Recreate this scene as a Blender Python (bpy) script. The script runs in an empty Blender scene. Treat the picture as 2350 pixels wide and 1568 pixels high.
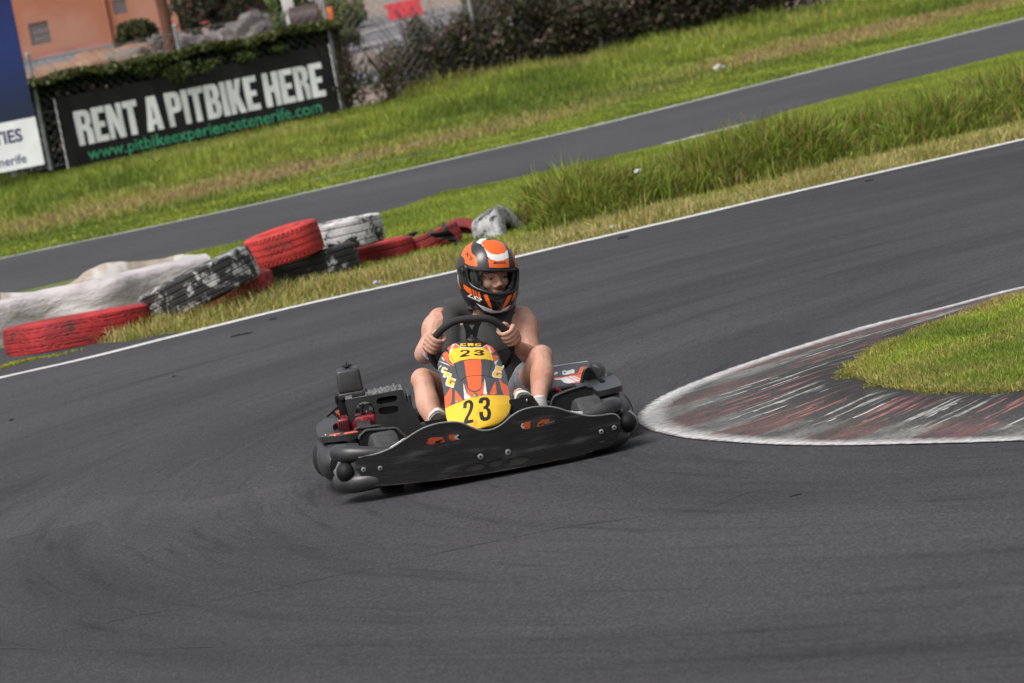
import bpy, bmesh, math, random
import numpy as np
from mathutils import Vector, Matrix, Euler, noise
from mathutils.geometry import tessellate_polygon

random.seed(7); RNG = np.random.default_rng(7)
S = bpy.context.scene

# ------------------------------------------------------------------ camera
PXF = 9540.; CX = 1175.; CY = 784.; ROLL = math.radians(11.0); CAMH = 2.2
PITCH = math.atan(879 / PXF)
FWD = np.array([0, math.cos(PITCH), -math.sin(PITCH)]); U0 = np.array([0, math.sin(PITCH), math.cos(PITCH)])
X0 = np.array([1., 0, 0])
CR = math.cos(ROLL) * X0 - math.sin(ROLL) * U0
CU = math.sin(ROLL) * X0 + math.cos(ROLL) * U0
CP = np.array([0, 0, CAMH])
cam_d = bpy.data.cameras.new('camera'); cam = bpy.data.objects.new('camera', cam_d)
S.collection.objects.link(cam); S.camera = cam
cam.matrix_world = Matrix(((CR[0], CU[0], -FWD[0], 0), (CR[1], CU[1], -FWD[1], 0), (CR[2], CU[2], -FWD[2], CAMH), (0, 0, 0, 1)))
cam_d.sensor_width = 36; cam_d.lens = 36 * PXF / 2350
cam_d.clip_start = 0.5; cam_d.clip_end = 2000
cam_d.dof.use_dof = True; cam_d.dof.focus_distance = 18.3; cam_d.dof.aperture_fstop = 6.8

# ------------------------------------------------------------------ world, sun, exposure
SUN_EL, SUN_AZ = math.radians(57), math.radians(-134)      # azimuth of the sun from +Y, clockwise
w = bpy.data.worlds.new('World'); S.world = w; w.use_nodes = True
nt = w.node_tree; nt.nodes.clear()
sky = nt.nodes.new('ShaderNodeTexSky'); sky.sky_type = 'NISHITA'; sky.sun_disc = False
sky.sun_elevation = SUN_EL; sky.sun_rotation = SUN_AZ; sky.dust_density = 7; sky.air_density = 1.0; sky.ozone_density = 1.5
hs = nt.nodes.new('ShaderNodeHueSaturation'); hs.inputs['Saturation'].default_value = 0.35
bg = nt.nodes.new('ShaderNodeBackground'); bg.inputs['Strength'].default_value = 0.13
ow = nt.nodes.new('ShaderNodeOutputWorld')
nt.links.new(sky.outputs[0], hs.inputs['Color']); nt.links.new(hs.outputs[0], bg.inputs[0]); nt.links.new(bg.outputs[0], ow.inputs[0])
sd = bpy.data.lights.new('sun', 'SUN'); sd.energy = 1.3; sd.angle = math.radians(28); sd.color = (1.0, 0.975, 0.94)
so = bpy.data.objects.new('sun', sd); S.collection.objects.link(so)
sv = Vector((math.sin(SUN_AZ) * math.cos(SUN_EL), math.cos(SUN_AZ) * math.cos(SUN_EL), math.sin(SUN_EL)))
so.rotation_euler = sv.to_track_quat('Z', 'Y').to_euler()
S.view_settings.view_transform = 'Standard'; S.view_settings.look = 'None'
S.view_settings.exposure = 0.38; S.view_settings.gamma = 1.0

# ------------------------------------------------------------------ helpers
def ray(x, y): return (x - CX) / PXF * CR + (CY - y) / PXF * CU + FWD
def G(x, y, z=0.):                      # the ground point seen there
    d = ray(x, y); return CP + d * (z - CAMH) / d[2]
def W(x, y, Y):                         # the point at distance Y seen there
    d = ray(x, y); return CP + d * Y / d[1]
def PJ(P):                              # world points -> photo position (N,2)
    d = np.asarray(P, float) - CP; k = d @ FWD
    return np.stack([CX + PXF * (d @ CR) / k, CY - PXF * (d @ CU) / k], -1)

def inpoly(P, poly):
    P = np.asarray(P, float); poly = np.asarray(poly, float); x, y = P[:, 0], P[:, 1]
    r = np.zeros(len(P), bool); j = len(poly) - 1
    for i in range(len(poly)):
        xi, yi = poly[i]; xj, yj = poly[j]
        if yi != yj:
            c = ((yi > y) != (yj > y)) & (x < (xj - xi) * (y - yi) / (yj - yi) + xi)
            r ^= c
        j = i
    return r

def catmull(P, n=8, closed=False):
    P = [np.asarray(p, float) for p in P]; N = len(P); out = []
    for i in range(N if closed else N - 1):
        if closed: a, b, c, d = P[i - 1], P[i], P[(i + 1) % N], P[(i + 2) % N]
        else: a, b, c, d = P[max(i - 1, 0)], P[i], P[i + 1], P[min(i + 2, N - 1)]
        for k in range(n):
            t = k / n
            out.append(.5 * ((2 * b) + (c - a) * t + (2 * a - 5 * b + 4 * c - d) * t * t + (3 * b - a - 3 * c + d) * t ** 3))
    if not closed: out.append(P[-1])
    return np.array(out)

def tag(o, label=None, cat=None, group=None, kind=None):
    if label: o['label'] = label
    if cat: o['category'] = cat
    if group: o['group'] = group
    if kind: o['kind'] = kind
    return o
def mesh(name, V, F, mats, parent=None, mi=None, smooth=True, col=None):
    me = bpy.data.meshes.new(name); V = np.asarray(V, float)
    if isinstance(F, np.ndarray):
        n, k = F.shape
        me.vertices.add(len(V)); me.vertices.foreach_set('co', V.ravel())
        me.loops.add(n * k); me.loops.foreach_set('vertex_index', F.ravel().astype(np.int32))
        me.polygons.add(n); me.polygons.foreach_set('loop_start', np.arange(0, n * k, k, dtype=np.int32))
        me.update(calc_edges=True)
    else:
        me.from_pydata([tuple(v) for v in V], [], F)
    if not isinstance(mats, (list, tuple)): mats = [mats]
    for m in mats: me.materials.append(m)
    if mi is not None: me.polygons.foreach_set('material_index', np.asarray(mi, np.int32))
    me.polygons.foreach_set('use_smooth', np.full(len(me.polygons), smooth))
    if col is not None:
        a = me.attributes.new('tint', 'FLOAT_COLOR', 'POINT'); c = np.ones((len(V), 4)); c[:, :3] = col
        a.data.foreach_set('color', c.ravel())
    me.update()
    o = bpy.data.objects.new(name, me); S.collection.objects.link(o)
    if parent: o.parent = parent
    return o
def empty(name, loc=(0, 0, 0), rot=(0, 0, 0)):
    o = bpy.data.objects.new(name, None); S.collection.objects.link(o); o.location = loc; o.rotation_euler = rot; o.empty_display_size = .1
    return o
class MB:                               # collects shapes into one mesh
    def __init__(s): s.V = []; s.F = []; s.M = []; s.n = 0
    def add(s, V, F, m=0):
        V = np.asarray(V, float); s.V.append(V); s.F += [tuple(int(i) + s.n for i in f) for f in F]; s.M += [m] * len(F); s.n += len(V); return s
    def box(s, c, d, R=None, m=0, bev=0.):
        c = np.asarray(c, float); h = np.asarray(d, float) / 2; b = min(bev, h.min() * .98)
        bm = bmesh.new(); bmesh.ops.create_cube(bm, size=1)
        for v in bm.verts: v.co = Vector((v.co.x * 2 * h[0], v.co.y * 2 * h[1], v.co.z * 2 * h[2]))
        if b > 0: bmesh.ops.bevel(bm, geom=bm.edges[:], offset=b, segments=3, affect='EDGES', profile=.5)
        bm.verts.ensure_lookup_table()
        V = np.array([v.co[:] for v in bm.verts]); F = [[v.index for v in f.verts] for f in bm.faces]; bm.free()
        if R is not None: V = V @ np.array(R).T
        return s.add(V + c, F, m)
    def sweep(s, P, r, seg=12, m=0, smooth=0, caps=True, flat=None):
        P = np.asarray(P, float); r = np.atleast_1d(np.asarray(r, float))
        if len(r) == 1: r = np.repeat(r, len(P))
        if smooth:
            Q = catmull(np.hstack([P, r[:, None]]), smooth); P, r = Q[:, :3], Q[:, 3]
        N = len(P); T = np.gradient(P, axis=0); T /= np.linalg.norm(T, axis=1)[:, None] + 1e-9
        up = np.array([0, 0, 1.]) if abs(T[0][2]) < .9 else np.array([0, 1., 0]); V = []
        a = np.cross(T[0], up); a /= np.linalg.norm(a)
        for i in range(N):
            a = a - T[i] * (a @ T[i]); a /= np.linalg.norm(a) + 1e-9; b = np.cross(T[i], a)
            for k in range(seg):
                t = 2 * math.pi * k / seg
                o = (a * math.cos(t) + b * math.sin(t)) * r[i]
                if flat is not None: o = o * np.asarray(flat)
                V.append(P[i] + o)
        F = []
        for i in range(N - 1):
            for k in range(seg):
                F.append((i * seg + k, i * seg + (k + 1) % seg, (i + 1) * seg + (k + 1) % seg, (i + 1) * seg + k))
        if caps:
            V.append(P[0] - T[0] * r[0] * .35); V.append(P[-1] + T[-1] * r[-1] * .35); n = N * seg
            for k in range(seg):
                F.append((n, (k + 1) % seg, k)); F.append((n + 1, (N - 1) * seg + k, (N - 1) * seg + (k + 1) % seg))
        return s.add(V, F, m)
    def lathe(s, prof, c=(0, 0, 0), ax=(0, 0, 1), seg=32, m=0):
        prof = np.asarray(prof, float); q = Vector((0, 0, 1)).rotation_difference(Vector(ax)).to_matrix(); R = np.array(q); V = []
        for r, z in prof:
            for k in range(seg):
                t = 2 * math.pi * k / seg; V.append((r * math.cos(t), r * math.sin(t), z))
        V = np.array(V) @ R.T + np.asarray(c, float); F = []
        for i in range(len(prof) - 1):
            for k in range(seg):
                F.append((i * seg + k, i * seg + (k + 1) % seg, (i + 1) * seg + (k + 1) % seg, (i + 1) * seg + k))
        return s.add(V, F, m)
    def ball(s, c, r, R=None, seg=20, rings=14, m=0):
        V = []; F = []
        for i in range(rings + 1):
            p = math.pi * i / rings
            for k in range(seg):
                t = 2 * math.pi * k / seg; V.append((math.sin(p) * math.cos(t), math.sin(p) * math.sin(t), math.cos(p)))
        V = np.array(V) * np.asarray(r, float)
        if R is not None: V = V @ np.array(R).T
        for i in range(rings):
            for k in range(seg): F.append((i * seg + k, i * seg + (k + 1) % seg, (i + 1) * seg + (k + 1) % seg, (i + 1) * seg + k))
        return s.add(V + np.asarray(c, float), F, m)
    def build(s, name, mats, parent=None, smooth=True):
        V = np.vstack(s.V); o = mesh(name, V, s.F, mats, parent, s.M, smooth)
        bm = bmesh.new(); bm.from_mesh(o.data); bmesh.ops.remove_doubles(bm, verts=bm.verts, dist=1e-5)
        bmesh.ops.recalc_face_normals(bm, faces=bm.faces); bm.to_mesh(o.data); bm.free()
        if smooth:
            try: o.data.set_sharp_from_angle(angle=math.radians(42))
            except Exception: pass
        return o

def lin(c):                             # sRGB 0-255 -> linear
    return tuple(((x / 255) / 12.92 if x / 255 <= .04045 else ((x / 255 + .055) / 1.055) ** 2.4) for x in c)
def mat(name, c1, c2=None, rough=.7, scale=8., detail=6., lo=.35, hi=.65, bump=0., bscale=None, c3=None, s3=2., lo3=.5, hi3=.65, spec=.5, metal=0., stretch=None, coat=0., tint=False, trans=0., dist=.01, obj=True):
    m = bpy.data.materials.new(name); m.use_nodes = True; n = m.node_tree.nodes; l = m.node_tree.links
    b = n['Principled BSDF']; b.inputs['Roughness'].default_value = rough; b.inputs['Metallic'].default_value = metal
    b.inputs['Specular IOR Level'].default_value = spec; b.inputs['Coat Weight'].default_value = coat
    tc = n.new('ShaderNodeTexCoord'); mp = n.new('ShaderNodeMapping'); l.new(tc.outputs['Object'], mp.inputs[0])
    if stretch: mp.inputs['Scale'].default_value = stretch
    col = None
    def nz(sc, dt=detail):
        t = n.new('ShaderNodeTexNoise'); t.inputs['Scale'].default_value = sc; t.inputs['Detail'].default_value = dt; l.new(mp.outputs[0], t.inputs['Vector']); return t
    def ramp(src, a, bb):
        r = n.new('ShaderNodeMapRange'); r.inputs['From Min'].default_value = a; r.inputs['From Max'].default_value = bb; l.new(src, r.inputs['Value']); return r.outputs[0]
    def mix(f, a, bb):
        x = n.new('ShaderNodeMix'); x.data_type = 'RGBA'; l.new(f, x.inputs['Factor'])
        for s_, v in ((6, a), (7, bb)):
            if isinstance(v, tuple): x.inputs[s_].default_value = (*v, 1)
            else: l.new(v, x.inputs[s_])
        return x.outputs[2]
    if tint:
        at = n.new('ShaderNodeAttribute'); at.attribute_name = 'tint'; col = at.outputs['Color']
    elif c2 is not None:
        col = mix(ramp(nz(scale).outputs['Fac'], lo, hi), c1, c2)
    if c3 is not None:
        col = mix(ramp(nz(s3).outputs['Fac'], lo3, hi3), col if col is not None else c1, c3)
    if col is None: b.inputs['Base Color'].default_value = (*c1, 1)
    else: l.new(col, b.inputs['Base Color'])
    if bump:
        bp = n.new('ShaderNodeBump'); bp.inputs['Strength'].default_value = bump; bp.inputs['Distance'].default_value = dist
        l.new(nz(bscale or scale, 5).outputs['Fac'], bp.inputs['Height']); l.new(bp.outputs[0], b.inputs['Normal'])
    if trans:
        tr = n.new('ShaderNodeBsdfTranslucent'); mx = n.new('ShaderNodeMixShader'); mx.inputs[0].default_value = trans
        if col is not None: l.new(col, tr.inputs[0])
        else: tr.inputs[0].default_value = (*c1, 1)
        l.new(b.outputs[0], mx.inputs[1]); l.new(tr.outputs[0], mx.inputs[2]); l.new(mx.outputs[0], n['Material Output'].inputs[0])
    return m

def poly_sheet(name, pts, z, m, kind='structure', zf=None):
    P = [Vector((p[0], p[1], 0)) for p in pts]; tri = tessellate_polygon([P])
    V = [(p[0], p[1], z) for p in pts]; o = mesh(name, V, [tuple(t) for t in tri], m, smooth=False)
    bm = bmesh.new(); bm.from_mesh(o.data); bmesh.ops.recalc_face_normals(bm, faces=bm.faces)
    for f in bm.faces:
        if f.normal.z < 0: f.normal_flip()
    bm.to_mesh(o.data); bm.free(); tag(o, kind=kind); return o
def ribbon(name, P, wL, wR, z, m, kind='structure', wob=0., jag=0.):
    P = np.asarray(P, float)[:, :2]; T = np.gradient(P, axis=0); T /= np.linalg.norm(T, axis=1)[:, None]; N = np.stack([-T[:, 1], T[:, 0]], 1)
    n = len(P); k = RNG.normal(0, 1, (n, 2)) * jag
    A = P + N * (wL + k[:, :1]); B = P - N * (wR + k[:, 1:])
    V = np.vstack([np.c_[A, np.full(n, z)], np.c_[B, np.full(n, z)]]); F = [(i + 1, i, n + i, n + i + 1) for i in range(n - 1)]
    o = mesh(name, V, F, m, smooth=False); bm = bmesh.new(); bm.from_mesh(o.data)
    for f in bm.faces:
        f.normal_update()
        if f.normal.z < 0: f.normal_flip()
    bm.to_mesh(o.data); bm.free()
    return tag(o, kind=kind)
def resample(P, d):
    P = np.asarray(P, float)[:, :2]; s = np.r_[0, np.cumsum(np.linalg.norm(np.diff(P, axis=0), axis=1))]
    t = np.linspace(0, s[-1], max(2, int(s[-1] / d))); return np.stack([np.interp(t, s, P[:, 0]), np.interp(t, s, P[:, 1])], 1)
def dist_line(P, Lp):                   # distance of points to a polyline
    P = np.asarray(P)[:, :2]; Lp = np.asarray(Lp)[:, :2]; best = np.full(len(P), 1e9)
    for a, b in zip(Lp[:-1], Lp[1:]):
        d = b - a; t = np.clip(((P - a) @ d) / (d @ d), 0, 1); best = np.minimum(best, np.linalg.norm(P - a - t[:, None] * d, axis=1))
    return best
def scatter(poly, n):
    poly = np.asarray(poly)[:, :2]; lo, hi = poly.min(0), poly.max(0); out = []; got = 0
    while got < n:
        q = RNG.uniform(lo, hi, (n * 2, 2)); q = q[inpoly(q, poly)]; out.append(q); got += len(q)
        if len(q) == 0: break
    return np.vstack(out)[:n]
def vnoise(P, s, seed=0):
    return np.array([noise.noise(Vector((p[0] * s + seed * 17.3, p[1] * s, seed * 5.1))) for p in P])
def blades(name, P, z, h, wd, col, m, lean=.5, seg=3):
    """grass blades: P (N,2), z,h,wd (N,), col (N,3)"""
    n = len(P); a = RNG.uniform(0, 2 * math.pi, n); la = RNG.uniform(0, 2 * math.pi, n); lk = np.abs(RNG.normal(0, lean, n)) * h
    side = np.stack([np.cos(a), np.sin(a)], 1) * (wd / 2)[:, None]; ld = np.stack([np.cos(la), np.sin(la)], 1) * lk[:, None]
    V = np.zeros((n, 2 * seg + 1, 3)); 
    for k in range(seg):
        t = k / seg; c = P + ld * t ** 1.8; ww = 1 - .5 * t
        V[:, 2 * k, :2] = c - side * ww; V[:, 2 * k + 1, :2] = c + side * ww
        zz = z + h * (t - .25 * t ** 3 * (lk / np.maximum(h, 1e-6))); V[:, 2 * k, 2] = zz; V[:, 2 * k + 1, 2] = zz
    V[:, -1, :2] = P + ld; V[:, -1, 2] = z + h * (1 - .35 * np.clip(lk / np.maximum(h, 1e-6), 0, 1.5))
    b = np.arange(n) * (2 * seg + 1); F = []
    for k in range(seg - 1):
        F.append(np.stack([b + 2 * k, b + 2 * k + 1, b + 2 * k + 3], 1)); F.append(np.stack([b + 2 * k, b + 2 * k + 3, b + 2 * k + 2], 1))
    F.append(np.stack([b + 2 * seg - 2, b + 2 * seg - 1, b + 2 * seg], 1))
    return mesh(name, V.reshape(-1, 3), np.vstack(F), m, col=np.repeat(col, 2 * seg + 1, 0), smooth=False)
def leaves(P, size, col, flat=.0):
    """returns V,F,col of leaf quads at P"""
    n = len(P); q = RNG.normal(0, 1, (n, 3)); q[:, 2] += flat; q /= np.linalg.norm(q, axis=1)[:, None]
    a = np.cross(q, RNG.normal(0, 1, (n, 3))); a /= np.linalg.norm(a, axis=1)[:, None]; b = np.cross(q, a); sz = np.asarray(size).reshape(-1, 1) * np.ones((n, 1))
    V = np.stack([P - a * sz, P + b * sz * .45, P + a * sz, P - b * sz * .45], 1).reshape(-1, 3)
    k = np.arange(n) * 4; F = np.stack([k, k + 1, k + 2, k + 3], 1); return V, F, np.repeat(col, 4, 0)
def mixc(a, b, t): return np.asarray(a) * (1 - t[:, None]) + np.asarray(b) * t[:, None]
# ================================================================== THE SETTING
GP = lambda L_, z=0: [G(x, y, z) for x, y in L_]
# sky is the world; ground sheet to the horizon with the bank beyond the fence
FN0, FN1 = G(163, 395)[:2], G(1450, 128)[:2]                    # fence direction
FD = (FN1 - FN0) / np.linalg.norm(FN1 - FN0); FNn = np.array([-FD[1], FD[0]])
def fdist(P): return (np.asarray(P)[:, :2] - FN0) @ FNn         # metres beyond the fence line
white_px = [(-400, 972), (-150, 911), (0, 871), (204, 825), (419, 771), (714, 699), (1047, 626), (1262, 575), (1608, 495), (1828, 443), (2350, 323), (2700, 240)]
WL = catmull(GP(white_px), 10)
farw_px = [(-400, 685), (0, 595), (537, 481), (1147, 340), (1403, 280), (1864, 164), (2350, 43), (2600, -22)]
FL = catmull(GP(farw_px), 10)
near_px = [(-400, 775), (0, 679), (430, 583), (865, 492), (1020, 441), (1147, 417), (1531, 330), (1731, 279), (1889, 233), (2350, 115), (2600, 50)]
NL = catmull(GP(near_px), 10)

m_ground = mat('soil_and_turf', (.075, .11, .022), (.13, .15, .045), rough=.95, scale=1.7, detail=8, c3=(.15, .115, .065), s3=.8, lo3=.52, hi3=.66, bump=.5, bscale=30)
m_bank = mat('bank_dirt', (.16, .105, .075), (.24, .19, .16), rough=.95, scale=.35, detail=9, c3=(.13, .13, .135), s3=.22, lo3=.5, hi3=.58, stretch=(.6, .6, 2.5), bump=.8, bscale=4, dist=.2)

def ground_z(P):
    d = fdist(P); t = np.clip((d - 2.0) / 24.0, 0, 1); z = 1.75 * (t * t * (3 - 2 * t))
    e = np.clip(1 - np.abs(d + 1.2) / 3.2, 0, 1) * .07          # low mound at the foot of the fence
    P = np.asarray(P); z = z + e * (1 + .9 * vnoise(P, .55, 3)) + np.clip(t * 3, 0, 1) * .18 * vnoise(P, .3, 4)
    return z
xs = np.r_[-900, -200, -80, np.arange(-40, 50, .8), 80, 200, 600]; ys = np.r_[-60, 0, 20, 40, np.arange(52, 128, .8), 160, 300, 800, 1500]
gx, gy = np.meshgrid(xs, ys); GPn = np.stack([gx.ravel(), gy.ravel()], 1)
gz = ground_z(GPn); gz[np.abs(gz) < .003] = 0
nx = len(xs); F = [(j * nx + i, j * nx + i + 1, (j + 1) * nx + i + 1, (j + 1) * nx + i) for j in range(len(ys) - 1) for i in range(nx - 1)]
cen = GPn[np.array(F)[:, 0]]; fi = (fdist(cen) > .8).astype(int)
tag(mesh('ground', np.c_[GPn, gz], F, [m_ground, m_bank], mi=fi), kind='structure')

# ---- asphalt material
def asphalt(name, base, dark, streak_rot=0., polar=False):
    m = bpy.data.materials.new(name); m.use_nodes = True; n = m.node_tree.nodes; l = m.node_tree.links; b = n['Principled BSDF']
    tc = n.new('ShaderNodeTexCoord')
    def nz(sc, st=(1, 1, 1), rot=0., det=5, ro=.5):
        mp = n.new('ShaderNodeMapping'); mp.inputs['Scale'].default_value = st; mp.inputs['Rotation'].default_value = (0, 0, rot); l.new(tc.outputs['Object'], mp.inputs[0])
        t = n.new('ShaderNodeTexNoise'); t.inputs['Scale'].default_value = sc; t.inputs['Detail'].default_value = det; t.inputs['Roughness'].default_value = ro; l.new(mp.outputs[0], t.inputs['Vector']); return t.outputs['Fac']
    def rng(s_, a, b_, c, d):
        r = n.new('ShaderNodeMapRange'); l.new(s_, r.inputs['Value'])
        for k_, v in zip(('From Min', 'From Max', 'To Min', 'To Max'), (a, b_, c, d)): r.inputs[k_].default_value = v
        return r.outputs[0]
    def mul(a, b_):
        x = n.new('ShaderNodeMath'); x.operation = 'MULTIPLY'; l.new(a, x.inputs[0]); l.new(b_, x.inputs[1]); return x.outputs[0]
    grit = rng(nz(95, (1, .32, 1), det=2, ro=.8), .36, .66, .76, 1.36)
    grit2 = rng(nz(34, (1, .4, 1), det=3, ro=.7), .3, .7, .88, 1.13)
    patch = rng(nz(.35, det=5), .3, .7, .82, 1.16)
    st1 = rng(nz(1.0, (.22, 3.2, 1), streak_rot, 6, .65), .35, .68, 1.06, .84)      # rubber laid down along the racing line
    st2 = rng(nz(1.0, (.5, 9., 1), streak_rot + .12, 4, .6), .52, .72, 1.0, .80)
    st3 = rng(nz(1.0, (.4, 6., 1), streak_rot - .55, 4, .6), .56, .72, 1.0, .86)
    if polar:
        sb_ = n.new('ShaderNodeVectorMath'); sb_.operation = 'SUBTRACT'; l.new(tc.outputs['Object'], sb_.inputs[0]); sb_.inputs[1].default_value = (6, 19, 0)
        s3_ = n.new('ShaderNodeSeparateXYZ'); l.new(sb_.outputs[0], s3_.inputs[0]); ln_ = n.new('ShaderNodeVectorMath'); ln_.operation = 'LENGTH'; l.new(sb_.outputs[0], ln_.inputs[0])
        at_ = n.new('ShaderNodeMath'); at_.operation = 'ARCTAN2'; l.new(s3_.outputs[1], at_.inputs[0]); l.new(s3_.outputs[0], at_.inputs[1])
        def pol(fr_, fa_, z_, a_, b_, c_, d_):
            k1 = n.new('ShaderNodeMath'); k1.operation = 'MULTIPLY'; l.new(ln_.outputs['Value'], k1.inputs[0]); k1.inputs[1].default_value = fr_
            k2 = n.new('ShaderNodeMath'); k2.operation = 'MULTIPLY'; l.new(at_.outputs[0], k2.inputs[0]); k2.inputs[1].default_value = fa_
            cb = n.new('ShaderNodeCombineXYZ'); l.new(k1.outputs[0], cb.inputs[0]); l.new(k2.outputs[0], cb.inputs[1]); cb.inputs[2].default_value = z_
            t_ = n.new('ShaderNodeTexNoise'); t_.inputs['Scale'].default_value = 1; t_.inputs['Detail'].default_value = 5; t_.inputs['Roughness'].default_value = .62; l.new(cb.outputs[0], t_.inputs['Vector']); return rng(t_.outputs['Fac'], a_, b_, c_, d_)
        st1 = pol(.9, 1.0, 0, .36, .64, 1.20, .74); st2 = pol(5., 2.6, 3., .52, .70, 1.05, .76); st3 = pol(13., 6., 8., .56, .68, 1.0, .68)
    v = mul(mul(mul(grit, grit2), mul(patch, st1)), mul(st2, st3))
    mx = n.new('ShaderNodeMix'); mx.data_type = 'RGBA'; l.new(v, mx.inputs['Factor']); mx.clamp_factor = False
    mx.inputs[6].default_value = (0.004, 0.004, 0.0045, 1); mx.inputs[7].default_value = (*base, 1); l.new(mx.outputs[2], b.inputs['Base Color'])
    b.inputs['Specular IOR Level'].default_value = .2
    l.new(rng(patch, .8, 1.2, .78, .9), b.inputs['Roughness'])
    bp = n.new('ShaderNodeBump'); bp.inputs['Strength'].default_value = .55; bp.inputs['Distance'].default_value = .004; l.new(nz(140, det=3, ro=.7), bp.inputs['Height']); l.new(bp.outputs[0], b.inputs['Normal'])
    return m
m_track = asphalt('asphalt', (.044, .0435, .0465), None, -.3, True)
m_far = asphalt('far_asphalt', (.056, .0555, .059), None, -.72)
WLn = WL[:, :2]
left_edge = [G(x, y)[:2] for x, y in [(440, 764), (376, 768), (301, 784), (80, 800), (-160, 800), (-420, 800)]]
wl_right = [p for p in WLn if p[0] > G(440, 764)[0]]
track_poly = left_edge[::-1] + wl_right + [np.array([30, 50]), np.array([30, -10]), np.array([-25, -10]), np.array([-25, 28])]
poly_sheet('track', track_poly, .004, m_track)
poly_sheet('far_track', list(NL[:, :2]) + list(FL[::-1, :2]), .004, m_far)
m_line = mat('white_line_paint', (.62, .62, .61), (.42, .42, .42), rough=.8, scale=14, lo=.4, hi=.75, c3=(.12, .12, .12), s3=40, lo3=.6, hi3=.72)
tag(ribbon('track_edge_line', resample(WLn, .12), .13, .02, .008, m_line, jag=.006), kind='structure')
tag(ribbon('far_track_edge_line', resample(FL[:, :2], .3), .02, .10, .008, m_line, jag=.01), kind='structure')
o = ribbon('far_track_inner_line', resample([G(x, y)[:2] for x, y in [(1531, 331), (1600, 314), (1660, 299), (1731, 280)]], .15), .05, .06, .009, m_line, jag=.03)
o = ribbon('verge_drain_edge', resample([G(x, y)[:2] for x, y in [(720, 425), (860, 390), (1010, 358)]], .3), .03, .03, .06, mat('concrete_edge', (.22, .22, .22), (.15, .15, .15)), jag=.003)

# cracks and seams in the asphalt
m_crack = mat('crack_bitumen', (.024, .024, .024), (.05, .049, .049), rough=.8)
def crack(pts, wd, jit=.02):
    P = resample([G(x, y)[:2] for x, y in pts], .09); n = len(P)
    a = np.cumsum(RNG.normal(0, 1, (n, 2)) * jit * .35, 0); a -= np.linspace(0, 1, n)[:, None] * a[-1]
    P = P + a; wv = wd * .8 * (.3 + 1.1 * RNG.random(n) ** 1.5)
    T = np.gradient(P, axis=0); T /= np.linalg.norm(T, axis=1)[:, None]; N = np.stack([-T[:, 1], T[:, 0]], 1)
    gp = np.array([noise.noise(Vector((i * .02, pts[0][0], 1.))) for i in range(n)]); wv = wv * np.clip((gp + .42) * 6, 0, 1)
    return P + N * wv[:, None] / 2, P - N * wv[:, None] / 2
CRK = [([(0, 1190), (150, 1160), (500, 1108), (900, 1062)], .010), ([(0, 1072), (230, 1010), (620, 935), (760, 912)], .012),
       ([(150, 1450), (330, 1412), (700, 1340), (1000, 1275), (1290, 1213), (1500, 1185), (1640, 1165)], .012), ([(1640, 1165), (1720, 1130), (1790, 1118)], .010),
       ([(0, 1491), (300, 1487), (800, 1484)], .008), ([(1480, 940), (1600, 925), (1750, 912), (2000, 905)], .008),
       ([(1240, 690), (1500, 650), (1700, 610)], .012), ([(560, 810), (700, 795), (1000, 770)], .01), ([(1500, 800), (1700, 775), (1930, 765)], .01),
       ([(860, 1460), (1000, 1457)], .008)]
mb = MB()
for pts, wd in CRK:
    A, B = crack(pts, wd); n = len(A)
    mb.add(np.vstack([np.c_[A, np.full(n, .0075)], np.c_[B, np.full(n, .0075)]]), [(i + 1, i, n + i, n + i + 1) for i in range(n - 1)])
o = mb.build('asphalt_cracks', m_crack, smooth=False); tag(o, kind='structure')
for f in o.data.polygons: pass

# ---- kerb: outer painted line, sloping kerb with worn red and white blocks, grass island
ko_px = [(2700, 590), (2350, 660), (2164, 708), (1998, 748), (1791, 810), (1625, 867), (1522, 911), (1468, 950), (1476, 983), (1563, 1008), (1708, 1021), (1874, 1027), (2122, 1023), (2350, 1016), (2700, 1000)]
kg_px = [(2700, 615), (2350, 675), (2240, 715), (2143, 745), (2081, 772), (1990, 815), (1950, 845), (1944, 857), (1965, 868), (1998, 880), (2060, 894), (2205, 901), (2350, 898), (2700, 890)]
KO = catmull([G(x, y)[:2] for x, y in ko_px], 14); KG = catmull([G(x, y, .07)[:2] for x, y in kg_px], 14)
def arc(P, t):
    s = np.r_[0, np.cumsum(np.linalg.norm(np.diff(P, axis=0), axis=1))]; s /= s[-1]; return np.stack([np.interp(t, s, P[:, 0]), np.interp(t, s, P[:, 1])], 1)
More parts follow.
